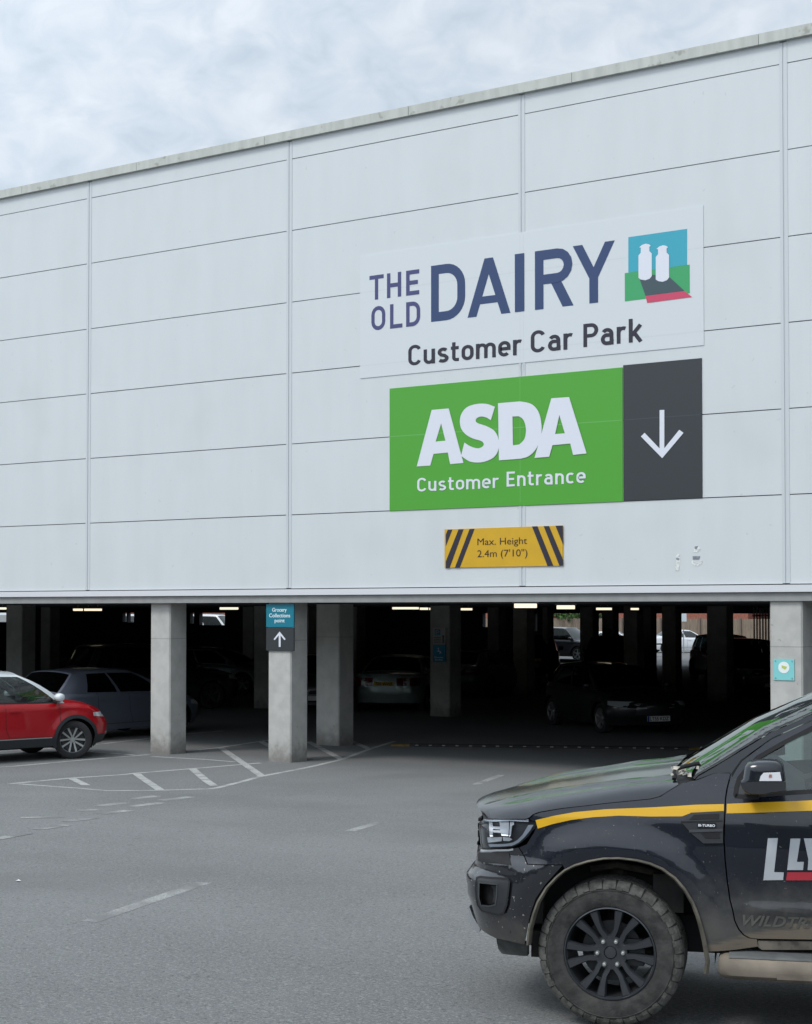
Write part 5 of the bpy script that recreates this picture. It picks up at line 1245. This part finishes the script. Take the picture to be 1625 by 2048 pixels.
    text_mb(mb, 'WILDTRAK', lambda u, v: (q0[0]+u, D(q0[0]+u, q0[1]+v)-.003, q0[1]+v), .46, .058, .03, 1.05, .35); mb.build('door_lettering', M_ghost, dr)
    # ---------- door mirror
    mo = [(735, 735), (765, 702), (850, 686), (960, 680), (1040, 685), (1090, 705), (1112, 740), (1130, 880), (1135, 980), (1000, 1000), (880, 1018), (780, 1015), (722, 985), (692, 920), (690, 880), (712, 860)]
    cen = Vector(loc(*Z7(915, 850), -.15)); P0 = [Vector(loc(*Z7(*p), -.15)) for p in mo]
    rows = []
    for (y, k) in ((-.02, .82), (-.045, .95), (-.09, 1.0), (-.15, 1.0), (-.19, .985), (-.215, .94), (-.23, .84), (-.238, .6), (-.24, .3)):
        rows.append([(cen.x+(p.x-cen.x)*k, y, cen.y+(p.y-cen.y)*k) for p in P0])
    mb = MB(); mb.grid(rows, True); mb.poly(rows[-1]); mb.poly(rows[0]); mi = mb.build('door_mirror', M_hood, root, smooth=70)
    ind = [(873, 886), (886, 840), (915, 806), (1075, 800), (1092, 886)]; mb = MB()
    mb.prism([(loc(*Z7(*p), -.236)[0], -.245, loc(*Z7(*p), -.236)[1]) for p in ind], (0, .02, 0)); mb.build('indicator', mat('indicator_lens', (.72, .72, .74), .25), mi)
    mb = MB(); mb.prism([(loc(*Z7(*p), -.236)[0], -.248, loc(*Z7(*p), -.236)[1]) for p in ((970, 822), (995, 822), (995, 850), (965, 850))], (0, .002, 0)); mb.build('indicator_bulb', mat('bulb', (.35, .18, .15), .4), mi)
    low = [(696, 900), (880, 893), (1128, 893), (1133, 978), (1000, 996), (880, 1014), (784, 1011), (728, 982), (698, 922)]
    mb = MB(); mb.prism([(loc(*Z7(*p), -.232)[0], -.2415, loc(*Z7(*p), -.232)[1]) for p in low], (0, .05, 0)); mb.build('mirror_lower_shell', M_pl, mi)
    mb = MB(); mb.prism([(loc(*Z7(*p), -.05)[0], -.10, loc(*Z7(*p), -.05)[1]) for p in ((730, 1010), (870, 1012), (872, 1055), (780, 1062))], (0, .17, 0)); mb.build('mirror_arm', M_gap, mi)
    mc = mi.copy(); COL.objects.link(mc); mc.parent = root; mc.scale = (1, -1, 1); mc.location = (0, WT, 0)
    # ---------- side step
    def stepbar(y0, sgn):
        mb = MB(); prof_ = [(.12, .425), (0, .425), (-.045, .418), (-.075, .395), (-.085, .355), (-.08, .325), (-.05, .302), (.05, .298), (.12, .31)]
        rws = []
        for (x, k) in ((.565, .55), (.575, .80), (.60, .95), (.64, 1), (.9, 1), (2.4, 1), (2.52, 1), (2.56, .8), (2.58, .5)):
            rws.append([(x, y0+sgn*(.02+(y-.02)*k), .36+(z-.36)*k) for y, z in prof_])
        mb.grid(rws, True); mb.poly(rws[0]); mb.poly(rws[-1]); o = mb.build('side_step', M_step, root, smooth=40)
        t = MB(); t.grid([[(x, y0+sgn*y, z) for y, z in ((.115, .4285), (0, .4285), (-.043, .4215), (-.060, .412))] for x in (.62, 1.5, 2.45)]); t.build('step_tread', M_stepg, o)
        t = MB(); t.grid([[(x, y0+sgn*y, z) for y, z in ((-.0865, .345), (-.083, .318), (-.055, .2995))] for x in (.86, 1.5, 2.2)]); t.build('step_insert', mat('step_insert_tan', (.20, .165, .13), .7, var=.3, vscale=8), o)
        for x in (.95, 1.6, 2.3):
            t = MB(); t.box(x-.03, x+.03, min(y0+sgn*.1, y0+sgn*.4), max(y0+sgn*.1, y0+sgn*.4), .33, .38); t.build('step_bracket', M_gap, o)
    stepbar(0, 1); stepbar(WT, -1)
    # ---------- wheels
    M_ty = mat('dusty_tyre', (.038, .037, .035), .9, var=.5, vscale=11, speck=[(4, .55, .75, (.072, .067, .058), .6)], bump=.4, bscale=50); M_lug = mat('dusty_tread', (.080, .078, .071), .9, var=.4, vscale=22, bump=.5, bscale=60)
    M_rim = mat('black_alloy', (.030, .033, .038), .30, coat=.4); M_edge_ = mat('spoke_edge', (.10, .105, .11), .3, .5); M_barrel = mat('rim_barrel', (.012, .012, .013), .6)
    def wheel(x, y, side, steer):
        w = bpy.data.objects.new('wheel', None); link(w, root); w.location = (x, y, .39); w.rotation_euler.z = steer if side > 0 else math.pi+steer
        Rr = .386; t = MB()
        t.lathe([(.243, .022), (.247, .008), (.262, .002), (.30, -.004), (.331, -.001), (.334, -.004), (.337, -.001), (.352, .004), (.370, .015), (.381, .04), (.381, .22), (.366, .243), (.335, .265), (.26, .262), (.243, .25)], 72)
        ty = t.build('tyre', M_ty, w, smooth=45)
        lg = MB(); n = 62
        for k in range(n):
            for row in range(5):
                a0 = 2*math.pi*(k+(.5 if row in (1, 3) else 0))/n; da = 2*math.pi/n*.462
                if row == 0:     # outer shoulder lug folding on to the sidewall
                    lo = .345 if k % 2 else .340
                    ring_ = [(lo, -.0045), (.358, .000), (.376, .014), (Rr, .034), (Rr, .068)]; ins = [(lo, .01), (.35, .016), (.360, .03), (.372, .045), (.372, .068)]
                elif row == 4:
                    ring_ = [(Rr, .198), (Rr, .232), (.376, .252), (.352, .264)]; ins = [(.372, .198), (.372, .225), (.364, .235), (.35, .25)]
                else:
                    y0_ = .076+(row-1)*.041; ring_ = [(Rr, y0_), (Rr, y0_+.034)]; ins = [(.372, y0_), (.372, y0_+.034)]
                sk = .10*da if k % 2 else -.10*da
                f = [[(r_*math.cos(a+sk*j), yv, r_*math.sin(a+sk*j)) for a in (a0-da, a0+da)] for j, (r_, yv) in enumerate(ring_)]
                b_ = len(lg.v); lg.grid(f)
                g = [[(r_*math.cos(a+sk*j), yv, r_*math.sin(a+sk*j)) for a in (a0-da, a0+da)] for j, (r_, yv) in enumerate(ins)]
                m_ = len(ring_)
                for c_ in (0, 1): lg.grid([[f[j][c_], g[j][c_]] for j in range(m_)])
                lg.grid([f[0], g[0]]); lg.grid([f[-1], g[-1]])
        lg.build('tread', M_lug, ty, smooth=20)
        rm = MB(); rm.lathe([(.2445, .014), (.243, .004), (.237, .002), (.232, .012), (.229, .03)], 72); rim = rm.build('rim', M_rim, w, smooth=50)
        rb = MB(); rb.lathe([(.229, .03), (.222, .09), (.215, .24)], 64); rb.build('rim_barrel', M_barrel, w, smooth=50)
        sp = MB(); ed = MB()
        for k in range(6):
            th = R(5+60*k)
            for sg in (-1, 1):
                def pol(r, a, yv): return Vector((r*math.cos(a), yv, r*math.sin(a)))
                # centre line bows: close to the arm at the hub, then splays out
                cl = [(.060, th+sg*R(20), .036), (.095, th+sg*R(15.5), .030), (.125, th+sg*R(11.0), .024), (.165, th+sg*R(11.5), .016), (.230, th+sg*R(12.8), .010)]
                wd = [.040, .033, .030, .036, .052]; L1, R1 = [], []
                for i, (r, a, yv) in enumerate(cl):
                    p = pol(r, a, yv); q = pol(*cl[min(i+1, 4)]); q0_ = pol(*cl[max(i-1, 0)]); d = (q-q0_); d.y = 0; d.normalize(); nn_ = Vector((-d.z, 0, d.x))
                    L1.append(p+nn_*wd[i]/2); R1.append(p-nn_*wd[i]/2)
                rowsS = []
                for i in range(5):
                    l, r_ = L1[i], R1[i]; dp = Vector((0, .045, 0)); ch = Vector((0, .010, 0)); cm = (l+r_)/2
                    rowsS.append([l+dp, l+ch, l.lerp(cm, .30), r_.lerp(cm, .30), r_+ch, r_+dp])
                sp.grid(rowsS)
        sp.lathe([(.001, .040), (.034, .040), (.036, .034), (.088, .034), (.094, .06), (.09, .09)], 36)
        sp.build('spokes', M_rim, w, smooth=35)
        cp = MB(); cp.lathe([(.001, .030), (.028, .031), (.033, .040)], 30); cp.build('centre_cap', mat('cap_plastic', (.035, .037, .042), .45), w, smooth=40)
        for k in range(6):
            a = R(3+60*k); nb = MB(); nb.lathe([(.001, .012), (.009, .014), (.0115, .022), (.012, .04)], 10, c=(.068*math.cos(a), 0, .068*math.sin(a))); nb.build('wheel_nut', mat('nut_chrome', (.62, .64, .60), .3, .8), w, smooth=50)
        bd_ = MB(); bd_.lathe([(.05, .10), (.16, .10), (.16, .125)], 40); bd_.box(.06, .17, .07, .13, -.07, .07); bd_.build('brake', mat('brake_metal', (.05, .052, .055), .5, .5), w, smooth=40)
        return w
    wheel(0, 0.0, 1, R(-2.5)); wheel(3.22, .02, 1, 0)
    wheel(0, WT, -1, R(-2.5)); wheel(3.22, WT-.02, -1, 0)
    def mcopy(o, par):
        c = o.copy(); COL.objects.link(c); c.parent = par
        for ch in [x for x in S.objects if x.parent == o]:
            if not any(k in ch.name for k in ('lettering', 'logo', 'badge')): mcopy(ch, c)
        return c
    for o in MIR: c = mcopy(o, root); c.scale = (1, -1, 1); c.location = (0, WT, 0)
    # ---------- cabin interior
    M_in = mat('cabin_plastic', (.06, .065, .07), .7); M_st = mat('truck_seat', (.09, .095, .10), .8)
    mb = MB(); mb.prism([(.55, .14, .95), (1.0, .14, .95), (1.02, .14, 1.20), (.85, .14, 1.31), (.52, .14, 1.30)], (0, WT-.28, 0)); mb.build('dashboard', M_in, root)
    for yc in (.48, WT-.48):
        for xx in (1.45, 2.3):
            mb = MB(); mb.box(xx-.1, xx+.40, yc-.25, yc+.25, .82, .98)
            mb.prism([(xx+.28, yc-.24, .95), (xx+.44, yc-.24, .95), (xx+.58, yc-.20, 1.45), (xx+.48, yc-.20, 1.47)], (0, .46, 0))
            mb.prism([(xx+.48, yc-.13, 1.49), (xx+.56, yc-.13, 1.49), (xx+.58, yc-.12, 1.66), (xx+.50, yc-.12, 1.66)], (0, .26, 0)); mb.build('seat', M_st, root)
    mb = MB(); yc = WT-.48; c = Vector((1.10, yc, 1.22)); tl_ = R(25)
    mb.tube([c+Vector((math.sin(tl_)*.19*math.sin(a), .19*math.cos(a), math.cos(tl_)*.19*math.sin(a))) for a in [2*math.pi*i/24 for i in range(25)]], .016, 8, False)
    mb.tube([c-Vector((0, .18, 0)), c+Vector((0, .18, 0))], .015, 6); mb.tube([c, c-Vector((.18, 0, .06))], .03, 6); mb.build('steering_wheel', M_in, root)
    mb = MB(); mb.box(.88, .92, .80, 1.06, 1.52, 1.60); mb.tube([(.9, .93, 1.6), (1.0, .93, 1.68)], .01, 6); mb.build('rear_view_mirror', M_in, root)
    mb = MB(); mb.box(2.80, 2.84, .14, WT-.14, .8, 1.25); mb.box(1.0, 2.8, .16, WT-.16, .60, .64); mb.build('cabin_floor', M_in, root)
    mb = MB(); mb.grid([[(2.84, y, z) for y in (.18, WT-.18)] for z in (1.25, 1.70)]); mb.build('rear_window', M_tg, root)
build_truck()

q = on_ground(37, 1763); mb = MB(); mb.poly([q+Vector(v) for v in ((-.02, -.012, .006), (.018, -.016, .012), (.022, .012, .006), (-.014, .018, .014))]); tag(mb.build('paper_scrap', mat('paper', (.7, .7, .68), .8)), 'tiny white paper scrap on the asphalt near the left edge', 'litter')
